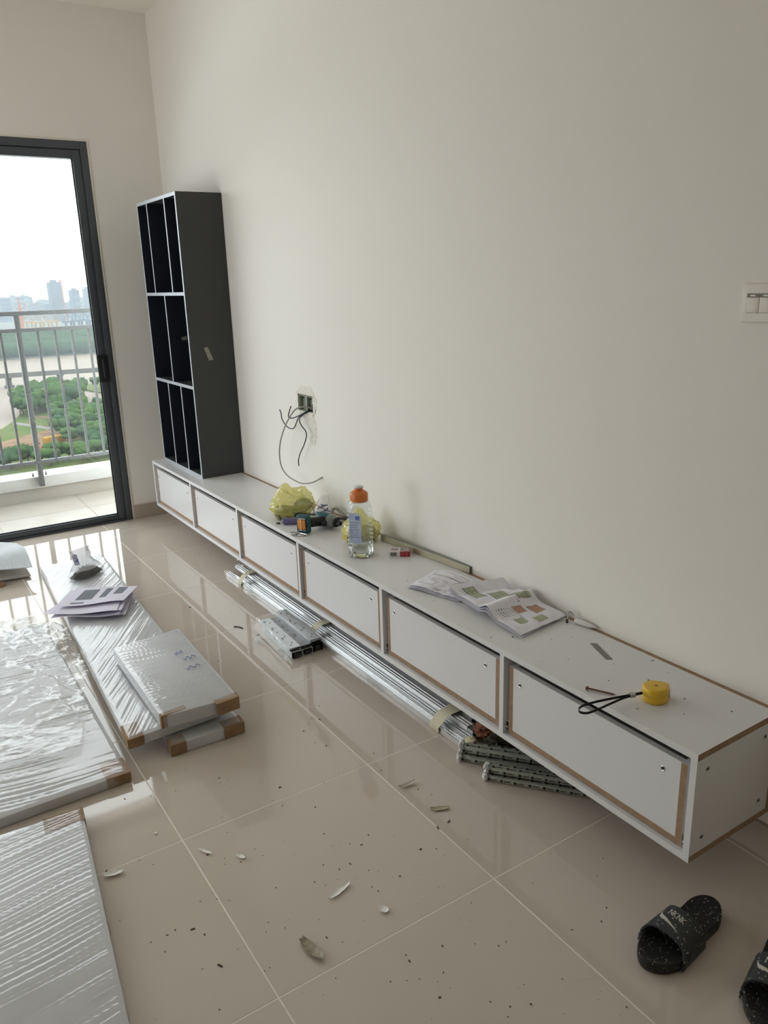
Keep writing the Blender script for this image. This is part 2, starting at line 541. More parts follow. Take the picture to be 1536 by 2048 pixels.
for i in range(6):
    a, b = DIV[i] + TH / 2, DIV[i + 1] - TH / 2
    if i == 5: b = XR - TH
    gl, gr = 0.0135, 0.0125
    yf = YF + 0.012 + 0.001 * math.sin(i * 2.3)
    zb, zt = ZB + TH + 0.0035, 0.3712
    tilt = 0.0
    d = board('drawer', (a + gl + 0.0165, yf, zb + 0.0172), (b - gr - 0.018, yf + 0.0168, zt), [], cab)
    board('drawer_side', (a + gl, yf - 0.0004, zb + 0.0172), (a + gl + 0.0163, -0.04, zt), ['-y'], d)
    board('drawer_side', (b - gr - 0.0178, yf - 0.0004, zb + 0.0172), (b - gr, -0.04, zt), ['-y'], d)
    board('drawer_bottom', (a + gl, yf - 0.0002, zb), (b - gr, -0.04, zb + 0.017), ['-y'], d)
    board('drawer_back', (a + gl + 0.0165, -0.058, zb + 0.0174), (b - gr - 0.018, -0.0402, zt), [], d)
    for sx in (a + 0.058, b - 0.078):
        so, k = screw((sx, yf, 0.3275), (0, -1, 0), d)
        k.build('screw_slot', BLACKP, d)
    for x0, x1 in ((a + 0.0006, a + gl - 0.0006), (b - gr + 0.0006, b - 0.0006)):
        s = MB().box((x0, yf + 0.004, zb + 0.004), (x1, -0.05, zb + 0.038))
        so = s.build('runner', STEEL, d)
        MB().box((x0 + 0.002, yf + 0.0015, zb + 0.008), (x1 - 0.002, yf + 0.0042, zb + 0.034)).build('runner_mouth', BLACKP, d)
        MB().box((x0 + 0.002, yf - 0.001, zb + 0.016), (x1 - 0.004, yf + 0.0015, zb + 0.021)).build('runner_clip', STEEL, d)

# ================================================================ tall open shelf on the cabinet
SX0, SX1, SY, SZ1 = 0.2534, 0.9182, -0.2508, 1.9246
Z0 = ZT + 0.0005
st = 0.0172
shelf = thing('open_shelf_unit', 'tall charcoal open shelf unit with pale grey front edges standing on the cabinet', 'shelf unit', ((SX0 + SX1) / 2, SY / 2, Z0))
def sboard(name, lo, hi, mats=None):
    mb = MB().box(lo, hi)
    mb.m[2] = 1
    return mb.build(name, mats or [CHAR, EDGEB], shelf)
YB = -0.002
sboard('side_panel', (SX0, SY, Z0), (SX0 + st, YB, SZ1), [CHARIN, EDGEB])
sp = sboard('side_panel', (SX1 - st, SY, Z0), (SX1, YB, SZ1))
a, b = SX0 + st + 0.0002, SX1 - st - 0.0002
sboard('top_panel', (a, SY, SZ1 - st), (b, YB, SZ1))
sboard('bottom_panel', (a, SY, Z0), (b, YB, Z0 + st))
S1, S2 = 0.9264, 1.4214
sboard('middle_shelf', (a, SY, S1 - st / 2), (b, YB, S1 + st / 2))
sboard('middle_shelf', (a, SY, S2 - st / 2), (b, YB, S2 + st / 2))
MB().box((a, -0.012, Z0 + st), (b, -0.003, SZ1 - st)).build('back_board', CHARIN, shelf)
for (x, z0, z1) in ((0.436, S2, SZ1 - st), (0.733, S2, SZ1 - st), (0.586, S1, S2), (0.484, Z0 + st, S1), (0.703, Z0 + st, S1)):
    zz0 = z0 + (st / 2 if z0 in (S1, S2) else 0) + 0.0002
    zz1 = z1 - (st / 2 if z1 in (S1, S2) else 0) - 0.0002
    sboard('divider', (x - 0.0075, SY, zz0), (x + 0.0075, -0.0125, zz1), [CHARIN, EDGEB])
TAPE = P('dusty_clear_tape', srgb(150, 148, 136), 0.5, var=(60, srgb(120, 118, 108), 0.8))
tp = MB()
q = [(-0.1734, 1.1388), (-0.1507, 1.1411), (-0.1256, 1.071), (-0.151, 1.069)]
tp.hexa([(SX1, y, z) for y, z in q], [(SX1 + 0.0008, y, z) for y, z in q])
tag(tp.build('tape_strip', TAPE), 'short strip of dusty tape stuck on the side of the charcoal shelf unit', 'tape')
tp = MB()
q = [(-0.1818, 1.1806), (-0.1491, 1.1868), (-0.1452, 1.166), (-0.1777, 1.1623)]
tp.hexa([(0.5936, y, z) for y, z in q], [(0.5943, y, z) for y, z in q])
tag(tp.build('tape_strip', TAPE), 'strip of tape on the divider inside the middle compartment of the shelf unit', 'tape')
KNOB = P('shelf_cam_cover', srgb(70, 72, 76), 0.4)
for (z, y) in ((S1 - 0.03, -0.19), (Z0 + 0.05, -0.19), (S2 + 0.03, -0.19), (SZ1 - 0.06, -0.19)):
    MB().lathe((b, y, z), [(0.008, 0), (0.008, 0.0012), (0.006, 0.002)], 14, (-1, 0, 0)).build('cam_cover', KNOB, shelf)
# ================================================================ the view from the balcony (80 m up)
G = -80.0
WATER = P('muddy_river_water', srgb(108, 98, 87), 0.5, spec=0.05, var=(0.012, srgb(100, 92, 82), 0.8))
GRASS = P('bank_grass', srgb(64, 82, 42), 0.95, spec=0.05, var=(0.06, srgb(88, 88, 58), 0.9))
FARG = P('far_bank_ground', srgb(70, 76, 68), 0.95, spec=0.05, var=(0.01, srgb(84, 80, 74), 0.8))
SAND = P('sandy_soil', srgb(112, 94, 74), 0.95, spec=0.05, var=(0.1, srgb(84, 66, 52), 0.9))
LEAF = [P('leaf_green_a', srgb(44, 64, 36), 0.9, spec=0.1, var=(0.25, srgb(62, 84, 40), 0.9)),
        P('leaf_green_b', srgb(56, 80, 38), 0.9, spec=0.1, var=(0.25, srgb(40, 60, 34), 0.9)),
        P('leaf_green_c', srgb(38, 58, 40), 0.9, spec=0.1, var=(0.25, srgb(52, 74, 44), 0.9))]
BARK = P('tree_bark', srgb(84, 72, 58), 0.95, spec=0.1)
CONC = P('bridge_concrete', srgb(84, 82, 80), 0.9, spec=0.1)
ROAD = P('asphalt_road', srgb(104, 100, 98), 0.9, spec=0.1)

struct(MB().box((-1180, -900, G - 4), (-300, 1500, G)), 'river', WATER, 'wide muddy brown river below the balcony')
def land(name, poly, z, mat, label):
    return struct(MB().prism(poly, G - 3, z), name, mat, label)
land('near_bank', [(-250, -300), (-250, 600), (-640, 600), (-610, 160), (-600, 128), (-640, 122), (-672, 116), (-655, 104), (-570, 78), (-545, 70), (-525, 62), (-500, 40), (-480, -20), (-470, -300)], G + 1.2, GRASS, 'green riverbank with trees and building plots below the balcony')
land('far_bank', [(-1098, -900), (-1098, 100), (-1092, 150), (-1108, 262), (-1120, 1500), (-9000, 6000), (-9000, -3000)], G + 1.5, FARG, 'far riverbank with port and city behind')
land('river_spit', [(-640, 160), (-640, 300), (-715, 300), (-735, 170), (-712, 148), (-690, 150)], G + 1.4, GRASS, 'narrow green spit of land under the bridge')
def patch(name, poly, mat, label, z=G + 1.35):
    return struct(MB().prism(poly, z - 0.6, z), name, mat, label)
patch('sandy_plot', [(-470, 49), (-500, 84), (-470, 92), (-420, 76), (-416, 66), (-424, 46)], SAND, 'bare brown building plot on the riverbank')
patch('sandy_path', [(-565, 84), (-572, 86), (-505, 118), (-500, 112), (-540, 96)], SAND, 'sandy path between the riverside trees')
patch('sandy_clearing', [(-520, 104), (-500, 122), (-480, 120), (-488, 104)], SAND, 'pale round clearing among the trees')
patch('shore_road', [(-540, 70), (-545, 73), (-505, 88), (-500, 84)], ROAD, 'grey shore road along the river')

# bridge
br = thing('river_bridge', 'long low concrete bridge crossing the brown river', 'bridge', (-755, 130, G))
def along(t, dx, z):  # deck axis from (-800, 60) to (-720, 420)
    return Vector((-782 + 62 * t + dx, 40 + 300 * t, z))
dk = MB()
dk.hexa([along(0, -6, G + 9), along(0, 6, G + 9), along(1, 6, G + 9), along(1, -6, G + 9)], [along(0, -6, G + 11), along(0, 6, G + 11), along(1, 6, G + 11), along(1, -6, G + 11)])
dk.build('deck', CONC, br)
for s in (-6, 5.6):
    MB().hexa([along(0, s, G + 11), along(0, s + .4, G + 11), along(1, s + .4, G + 11), along(1, s, G + 11)], [along(0, s, G + 12.2), along(0, s + .4, G + 12.2), along(1, s + .4, G + 12.2), along(1, s, G + 12.2)]).build('railing', CONC, br)
for t in (0.07, 0.21, 0.35, 0.49, 0.63, 0.77):
    c = along(t, 0, G)
    p = MB().lathe((c.x, c.y, G - 1), [(4.2, 0), (4.2, 3), (2.6, 3.2), (2.4, 8)], 12)
    po = p.build('pier', CONC, br)
    MB().hexa([(c.x - 3, c.y - 2, G + 7), (c.x + 3, c.y - 2, G + 7), (c.x + 3, c.y + 2, G + 7), (c.x - 3, c.y + 2, G + 7)], [(c.x - 6, c.y - 2.4, G + 9), (c.x + 6, c.y - 2.4, G + 9), (c.x + 6, c.y + 2.4, G + 9), (c.x - 6, c.y + 2.4, G + 9)]).build('pier_cap', CONC, po)

# trees: crowns of lumpy leaf masses on trunks
def crown_mesh(mb, c, r, h, seed, lumps=9):
    rnd = random.Random(seed)
    for k in range(lumps):
        a = rnd.uniform(0, 6.28)
        rad = r * (0.0 if k == 0 else rnd.uniform(0.35, 0.8))
        cc = Vector((c[0] + rad * math.cos(a), c[1] + rad * math.sin(a), c[2] + h * rnd.uniform(-0.25, 0.45)))
        rr = r * rnd.uniform(0.42, 0.62)
        rs = []
        n, m = 9, 6
        for i in range(1, m):
            th = math.pi * i / m
            rs.append([cc + Vector((math.sin(th) * math.cos(q), math.sin(th) * math.sin(q), math.cos(th) * 0.8)) * rr * (1 + 0.45 * nz(k * 7 + 3 * math.sin(th) * math.cos(q), seed * 1.7 + 3 * math.sin(th) * math.sin(q), 3 * math.cos(th))) for q in [2 * math.pi * s / n for s in range(n)]])
        mb.rings(rs)
protos = []
def tree(x, y, r, h, kind, label, group, z=G + 1.3):
    key = kind % 6
    t = thing('broadleaf_tree', label, 'tree', (x, y, z), random.uniform(0, 6.28), group)
    if len(protos) <= key:
        mb = MB()
        crown_mesh(mb, (0, 0, 0.62), 0.5, 0.5, 11 + key)
        co = mb.build('crown', LEAF[key % 3], t, smooth=True, angle=80, local=True)
        tk = MB().tube([(0, 0, 0), (0.01, 0.0, 0.25), (0.0, 0.02, 0.6)], [0.045, 0.035, 0.02], 6)
        to = tk.build('trunk', BARK, t, local=True)
        protos.append((co, to))
    else:
        for p in protos[key]:
            copy_obj(p, t)
    t.scale = (r, r, h)
kk = 0
def scatter(pts, label, group, rr=(8, 13), hh=(9, 14)):
    global kk
    for (x, y) in pts:
        tree(x, y, random.uniform(*rr), random.uniform(*hh), kk if kk < 6 else random.randrange(6), label, group)
        kk += 1
rnd = random.Random(3)
clump = [(-560 - 11 * i + rnd.uniform(-4, 4), 84 + 8 * j + 5.2 * i * 0.7 + rnd.uniform(-3, 3)) for i in range(9) for j in range(-1, 4) if 0 <= i - 0.4 * abs(j) <= 8]
scatter(clump, 'round green tree in the big clump on the river point', 'trees on the river point', (11, 15), (12, 18))
mid = [(-440 - 9 * i + rnd.uniform(-4, 4), 82 + 9 * j + 1.5 * i + rnd.uniform(-4, 4)) for i in range(13) for j in range(6) if rnd.random() < 0.72 and not (5 <= i <= 8 and j in (3, 4))]
scatter(mid, 'green tree in the park between the plot and the river', 'trees in the riverside park', (8, 13), (8, 13))
front = [(-392 - 5 * (i % 3) + rnd.uniform(-4, 4), 30 + 5.5 * i + rnd.uniform(-2, 2)) for i in range(13)]
scatter(front, 'bushy tree in the row just over the balcony kerb', 'trees in the row below the balcony', (9, 13), (8, 12))
scatter([(-690 + rnd.uniform(-14, 14), 158 + 9 * i) for i in range(7)], 'green tree on the spit under the bridge', 'trees on the spit', (9, 14), (7, 10))
# tree belt across the river: too many to count
belt = MB()
for i in range(420):
    y = 60 + i * 0.62 + rnd.uniform(-6, 6)
    x = -1112 - (i % 7) * 14 - rnd.uniform(0, 10)
    r = rnd.uniform(11, 18)
    rs = []
    for k in range(1, 5):
        th = math.pi * k / 5
        rs.append([(x + r * math.sin(th) * math.cos(q) * (1 + 0.3 * nz(i, k, q)), y + r * math.sin(th) * math.sin(q) * (1 + 0.3 * nz(i + 9, k, q)), G + 12 + (i % 7) * 1.4 + 12 * math.cos(th)) for q in [6.283 * s / 7 for s in range(7)]])
    belt.rings(rs)
tag(belt.build('tree_belt', LEAF[2], smooth=True, angle=80), 'dense dark green belt of trees along the far riverbank', 'trees', kind='stuff')

# low sheds and tarpaulins on the building plot
TARP = [P('tarp_pink', srgb(120, 62, 66), 0.8, spec=0.1), P('tarp_violet', srgb(84, 70, 108), 0.8, spec=0.1), P('tarp_red', srgb(112, 54, 44), 0.8, spec=0.1), P('tarp_pale', srgb(124, 118, 124), 0.8, spec=0.1)]
for i, (x, y, w, d, m, nm) in enumerate(((-424, 49, 6, 9, 1, 'violet'), (-427, 58, 5, 7, 0, 'pink'), (-421, 61, 4, 6, 3, 'pale'), (-424, 68, 5, 6, 2, 'red'), (-432, 47, 5, 5, 2, 'brick red'), (-418, 54, 4, 7, 3, 'whitish'))):
    t = thing('tarpaulin_shelter', 'small %s tarpaulin shelter at the edge of the brown plot' % nm, 'shelter', (x, y, G + 1.35), 0.2 * i)
    t2 = MB()
    t2.add([(-w, -d / 2, 2.2), (w, -d / 2, 2.0), (w, d / 2, 2.1), (-w, d / 2, 2.3), (-w, 0, 3.4), (w, 0, 3.2)], [(0, 1, 5, 4), (4, 5, 2, 3)])
    t2.build('cover', TARP[m], t, local=True, solid=0.08)
    for (px, py) in ((-w, -d / 2), (w, -d / 2), (w, d / 2), (-w, d / 2)):
        MB().box((px - .1, py - .1, 0), (px + .1, py + .1, 2.1)).build('pole', BARK, t, local=True)
TIMB = P('stacked_timber', srgb(112, 88, 64), 0.9, spec=0.1)
pile0 = None
for i in range(14):
    x, y = -436 - 4.2 * (i // 3) + rnd.uniform(-1, 1), 52 + 9 * (i % 3) + 1.6 * (i // 3) + rnd.uniform(-1.5, 1.5)
    t = thing('timber_pile', 'pile of tan timber on the brown riverside plot', 'timber pile', (x, y, G + 1.35), 0.3 + rnd.uniform(-.2, .2), 'timber piles on the plot')
    if pile0 is None:
        pile0 = []
        for k in range(4):
            pile0.append(MB().box((-0.9 + (k % 2) * 1.0, -3.4 + 0.2 * k, 0.0 + 0.6 * (k // 2)), (0.0 + (k % 2) * 1.0, 3.4, 0.55 + 0.6 * (k // 2))).build('beam', TIMB, t, local=True))
    else:
        for p in pile0: copy_obj(p, t)
YEL = P('site_yellow', srgb(128, 96, 30), 0.7, spec=0.2)
t = thing('site_container', 'yellow site container at the end of the timber piles', 'container', (-452, 78, G + 1.35), 0.25)
MB().box((-2, -5.5, 0), (2, 5.5, 3.6)).build('body', YEL, t, local=True, bevel=0.1)
MB().box((1.98, -1, 0), (2.06, 1, 2.6)).build('door', TARP[3], t, local=True)

# port and city beyond
BLD = [P('tower_grey_blue', srgb(62, 72, 88), 0.8, spec=0.1), P('tower_white', srgb(92, 96, 100), 0.8, spec=0.1), P('tower_beige', srgb(84, 82, 80), 0.8, spec=0.1), P('tower_dark', srgb(48, 54, 70), 0.7, spec=0.1)]
WIN = P('dark_window_band', srgb(40, 48, 60), 0.4, spec=0.1)
ORG = P('crane_orange', srgb(130, 66, 22), 0.7)
def building(x, y, w, d, h, mat, label, group=None, bands=5):
    t = thing('city_building', label, 'building', (x, y, G + 1.5), 0, group)
    b = MB().box((-d / 2, -w / 2, 0), (d / 2, w / 2, h)).build('tower', mat, t, local=True)
    MB().box((-d / 4, -w / 4, h), (d / 4, w / 4, h * 1.06)).build('roof_block', mat, t, local=True)
    if bands:
        wb = MB()
        for k in range(bands):
            z = h * (k + 0.5) / bands
            wb.box((d / 2, -w * 0.42, z), (d / 2 + 0.4, w * 0.42, z + h / bands * 0.45))
        wb.build('window_band', WIN, t, local=True)
    return t
def yline(px, x):
    """y of the sight line through image column px near the skyline, at distance x"""
    return -1.72 + (5.06 - x) * (0.1353 + 0.000565 * px)
i = 0
for row in range(3):
    for px in range(-66 + 9 * row, 240, 27):
        x = -2520 - 170 * row - rnd.uniform(0, 40)
        h = rnd.uniform(62, 88) if i % 3 == 0 else rnd.uniform(44, 70)
        if 92 < px < 138 or 140 < px < 166:
            h = 44
        building(x, yline(px, x), rnd.uniform(16, 34), 40, h, BLD[i % 3], ('pale', 'grey', 'slim')[row] + (' hazy high rise in the front row of the distant skyline', ' hazy high rise in the middle row of the distant skyline', ' hazy high rise in the back row of the distant skyline')[row], 'skyline towers, row %d' % (row + 1), 5)
        i += 1
x = -2350
t = building(x, yline(113, x), 30, 36, 104, BLD[3], 'tall dark blue grey tower with an orange hoist on its side', None, 8)
MB().box((-4, 15.1, 0), (8, 21, 110)).build('hoist', P('hoist_salmon', srgb(140, 66, 44), 0.8), t, local=True)
MB().tube([(0, -12, 104), (0, -12, 118), (0, -20, 120)], 0.9, 5).build('roof_crane', ORG, t, local=True)
x = -2300
building(x, yline(151, x), 22, 30, 82, BLD[0], 'short grey blue tower standing beside the tall dark tower', None, 4)
# harbour cranes
def gantry(px, x, h, mat, label, group):
    t = thing('harbour_crane', label, 'crane', (x, yline(px, x), G + 1.5), 0, group)
    w = h * 0.14
    for sx in (-1, 1):
        for sy in (-1, 1):
            MB().tube([(sx * w, sy * w, 0), (sx * w * 0.8, sy * w * 0.8, h * 0.62)], 1.1, 5).build('leg', mat, t, local=True)
    MB().box((-w * 0.5, -w * 1.9, h * 0.60), (w * 0.5, w * 1.9, h * 0.66)).build('boom', mat, t, local=True)
    MB().tube([(0, 0, h * 0.64), (0, 0, h)], 1.0, 5).build('mast', mat, t, local=True)
    for s in (-1, 1):
        MB().tube([(0, 0, h), (0, s * w * 1.8, h * 0.66)], 0.5, 4).build('stay', mat, t, local=True)
CB = P('crane_blue', srgb(40, 54, 76), 0.7)
CY = P('crane_yellow', srgb(124, 92, 34), 0.7)
for px in (132, 148, 164, 180):
    gantry(px, -1560 - 30 * (px % 3), 40, CB, 'blue grey gantry crane in the row at the port', 'blue port cranes')
for px in (56, 72, 88, 104):
    gantry(px, -1640 - 24 * (px % 3), 38, CY, 'yellow gantry crane in the middle of the port', 'yellow port cranes')
t = thing('jib_crane', 'tall orange slewing crane rising over the port', 'crane', (-1580, yline(42, -1580), G + 1.5))
MB().tube([(0, 0, 0), (0, 0, 40), (0, 0, 72)], [4.2, 3.0, 0.8], 5).build('mast', ORG, t, local=True)
MB().tube([(0, -9, 36), (0, 12, 60)], 0.8, 4).build('jib', ORG, t, local=True)
MB().box((-3, -6, 33), (3, 4, 38)).build('cab', ORG, t, local=True)
# stacked shipping containers
cst = MB()
CC = [P('container_red', srgb(92, 36, 30), 0.8, spec=0.1), P('container_blue', srgb(46, 62, 88), 0.8, spec=0.1), P('container_rust', srgb(86, 50, 34), 0.8, spec=0.1), P('container_white', srgb(110, 110, 110), 0.8, spec=0.1)]
for px in range(-30, 215, 3):
    for r in range(3):
        x = -1400 - 60 * r - rnd.uniform(0, 20)
        y = yline(px + rnd.uniform(-1, 1), x)
        cst.mi = rnd.choice((0, 0, 2, 1, 3))
        cst.box((x - 6, y - 2.6, G + 1.5), (x + 6, y + 2.6, G + 1.5 + rnd.choice((5.2, 7.8, 10.4))))
tag(cst.build('container_yard', CC), 'rows of stacked coloured shipping containers along the far port', 'containers', kind='stuff')
def shed(px, x, w, h, mat, label):
    t = thing('riverside_shed', label, 'building', (x, yline(px, x), G + 1.5))
    MB().box((-14, -w / 2, 0), (14, w / 2, h)).build('wall_block', mat, t, local=True)
    MB().add([(-15, -w / 2 - 1, h), (15, -w / 2 - 1, h), (15, w / 2 + 1, h), (-15, w / 2 + 1, h), (-15, 0, h + 4), (15, 0, h + 4)], [(0, 1, 5, 4), (4, 5, 2, 3), (0, 4, 3), (1, 2, 5)]).build('roof', mat, t, local=True)
    MB().box((14, -w * 0.2, 0), (14.3, w * 0.2, h * 0.7)).build('shed_gate', WIN, t, local=True)
shed(17, -1270, 17, 24, BLD[0], 'grey blue riverside shed behind the trees with a wide gate')
shed(58, -1280, 15, 22, BLD[2], 'beige riverside warehouse behind the tree belt')
shed(86, -1270, 8, 25, BLD[1], 'white riverside block beside the beige warehouse')
# haze hanging over the river and the city
hz = bpy.data.materials.new('river_haze')
hz.use_nodes = True
hz.node_tree.nodes.remove(hz.node_tree.nodes['Principled BSDF'])
vs = hz.node_tree.nodes.new('ShaderNodeVolumeScatter')
vs.inputs['Color'].default_value = (0.80, 0.93, 1.0, 1)
vs.inputs['Density'].default_value = 0.00016
vs.inputs['Anisotropy'].default_value = 0.0
hz.node_tree.links.new(vs.outputs[0], hz.node_tree.nodes['Material Output'].inputs['Volume'])
tag(MB().box((-8000, -2500, G - 2), (-260, 5000, 140)).build('haze', hz), 'bluish white haze over the river and the city', 'haze', kind='stuff')
# ================================================================ on the wall
BOXG = P('junction_box_green_grey', srgb(138, 148, 132), 0.7, var=(40, srgb(160, 166, 150), 0.6))
PLAS = P('rough_plaster', srgb(224, 220, 210), 0.9, bump=(60, 0.6))
jb = thing('wall_junction_box', 'twin grey green flush junction box in a rough hole in the wall', 'junction box', (1.74, 0.02, HZ0))
for (x0, x1) in ((HX0 + 0.004, 1.7365), (1.7425, HX1 - 0.004)):
    k = MB()
    z0, z1, y0, y1 = HZ0 + 0.004, HZ1 - 0.004, 0.003, 0.024
    k.box((x0, y1 - 0.003, z0), (x1, y1, z1))
    k.box((x0, y0, z0), (x0 + 0.003, y1 - 0.003, z1))
    k.box((x1 - 0.003, y0, z0), (x1, y1 - 0.003, z1))
    k.box((x0 + 0.003, y0, z0), (x1 - 0.003, y1 - 0.003, z0 + 0.003))
    k.box((x0 + 0.003, y0, z1 - 0.003), (x1 - 0.003, y1 - 0.003, z1))
    bo = k.build('box_shell', BOXG, jb)
    for sx in (x0 + 0.012, x1 - 0.012):
        MB().lathe((sx, y1 - 0.003, z1 - 0.016), [(0.005, 0), (0.005, 0.002), (0.002, 0.002)], 10, (0, -1, 0)).build('knockout', DARKST, bo)
MB().box((1.7372, 0.004, HZ0 + 0.004), (1.7418, 0.0235, HZ1 - 0.004)).build('joint_strip', PLAS, jb)
# ragged plaster round the hole and down the chase
def ragged(name, cx, cz, rx, rz, seed, hole):
    pl = MB()
    n = 64
    rs = []
    for (f, d) in ((1.0, 0.0002), (0.9, 0.0016), (0.55, 0.0028), (0.0, 0.0030)):
        ring = []
        for k in range(n):
            q = 2 * math.pi * k / n
            c, s = math.cos(q), math.sin(q)
            r = 1 + 0.28 * nz(3 * c + seed, 3 * s, f * 2) + 0.14 * nz(9 * c, 9 * s + seed, f)
            ix, iz = (HX1 - HX0) / 2, (HZ1 - HZ0) / 2
            ox, oz = rx * c * r, rz * s * r
            if hole:
                sc_ = 1 / max(abs(c) / ix, abs(s) / iz)
                jag = 1.0 - 0.16 * max(0, nz(14 * c + seed, 14 * s, 1)) * (1.6 if s > 0 else 0.6)
                bx_, bz_ = c * sc_ * jag, s * sc_ * jag
                ox, oz = bx_ + (ox - bx_) * f, bz_ + (oz - bz_) * f
            else:
                ox, oz = ox * max(f, 0.05), oz * max(f, 0.05)
            ring.append((cx + ox, -d * (1 + 0.8 * nz(ox * 90, oz * 90, seed)), cz + oz))
        rs.append(ring)
    pl.rings(rs, cap=not hole)
    return tag(pl.build(name, PLAS, smooth=True, angle=70), kind='structure')
ragged('plaster_patch', (HX0 + HX1) / 2, (HZ0 + HZ1) / 2 + 0.005, 0.105, 0.085, 2.0, True)['label'] = 'rough ragged plaster round the junction box hole'
ragged('plaster_patch', 1.79, 0.79, 0.045, 0.075, 5.0, False)['label'] = 'rough filled plaster chase below the junction box'
CABLE = P('grey_cable_sheath', srgb(150, 146, 142), 0.5)
WIRE = P('dark_blue_wire_sheath', srgb(36, 48, 60), 0.45)
def wire(name, pts, r, mat, label, group=None):
    o = MB().tube(smoothpath(pts, 8), r, 8).build(name, mat, smooth=True)
    return tag(o, label, 'wire', group)
wire('grey_cable', [(1.775, 0.018, 0.885), (1.745, -0.012, 0.893), (1.714, -0.03, 0.886), (1.687, -0.045, 0.865), (1.633, -0.06, 0.802), (1.586, -0.07, 0.722), (1.558, -0.07, 0.65), (1.566, -0.07, 0.587), (1.616, -0.07, 0.55), (1.681, -0.06, 0.53), (1.751, -0.05, 0.525), (1.818, -0.03, 0.54), (1.863, -0.006, 0.567), (1.8655, -0.001, 0.568)], 0.0034, CABLE, 'grey cable looping from the junction box down into the wall')
wire('blue_wire', [(1.765, 0.018, 0.874), (1.755, -0.012, 0.868), (1.727, -0.035, 0.845), (1.717, -0.045, 0.818), (1.697, -0.05, 0.79), (1.659, -0.05, 0.782), (1.611, -0.05, 0.79), (1.571, -0.05, 0.818), (1.575, -0.055, 0.848), (1.571, -0.06, 0.866)], 0.0027, WIRE, 'dark blue wire making the widest hook beside the junction box')
wire('blue_wire', [(1.760, 0.018, 0.876), (1.752, -0.010, 0.870), (1.722, -0.028, 0.852), (1.682, -0.042, 0.836), (1.654, -0.048, 0.834), (1.655, -0.055, 0.844), (1.675, -0.058, 0.870), (1.699, -0.060, 0.896)], 0.0027, WIRE, 'dark blue wire with a short tip bent upright beside the junction box')
wire('blue_wire', [(1.770, 0.018, 0.872), (1.757, -0.010, 0.866), (1.725, -0.022, 0.846), (1.717, -0.025, 0.838), (1.72, -0.03, 0.822), (1.743, -0.03, 0.801), (1.776, -0.03, 0.784), (1.784, -0.03, 0.761), (1.752, -0.03, 0.712), (1.714, -0.035, 0.663), (1.703, -0.04, 0.627), (1.705, -0.04, 0.602)], 0.0027, WIRE, 'dark blue wire dangling down lowest below the junction box')
# switch
SWP = P('switch_white', srgb(222, 216, 206), 0.35)
sw = thing('light_switch', 'white rectangular switch plate with three rockers on the wall', 'switch', (4.02, 0, 1.338))
X0, X1, Z0s, Z1s = 3.9555, 4.0755, 1.339, 1.4246
MB().box((X0, -0.009, Z0s), (X1, 0, Z1s)).build('plate', SWP, sw, bevel=0.003, segs=3)
MB().box((X0 + 0.012, -0.0102, Z0s + 0.021), (X1 - 0.012, -0.0085, Z1s - 0.021)).build('inner_frame', P('switch_grey', srgb(150, 144, 134), 0.5), sw)
for k in range(3):
    a_ = X0 + 0.0135 + k * 0.0312
    r = MB().box((a_, -0.0125, Z0s + 0.022), (a_ + 0.0302, -0.010, Z1s - 0.030)).build('rocker', SWP, sw, bevel=0.001)
    MB().box((a_, -0.0118, Z1s - 0.0292), (a_ + 0.0302, -0.010, Z1s - 0.0225)).build('name_tab', P('switch_tab', srgb(120, 116, 106), 0.5), sw)
    MB().box((a_ + 0.008, -0.0121, Z1s - 0.0275), (a_ + 0.020, -0.0117, Z1s - 0.0242)).build('tab_window', SWP, sw)

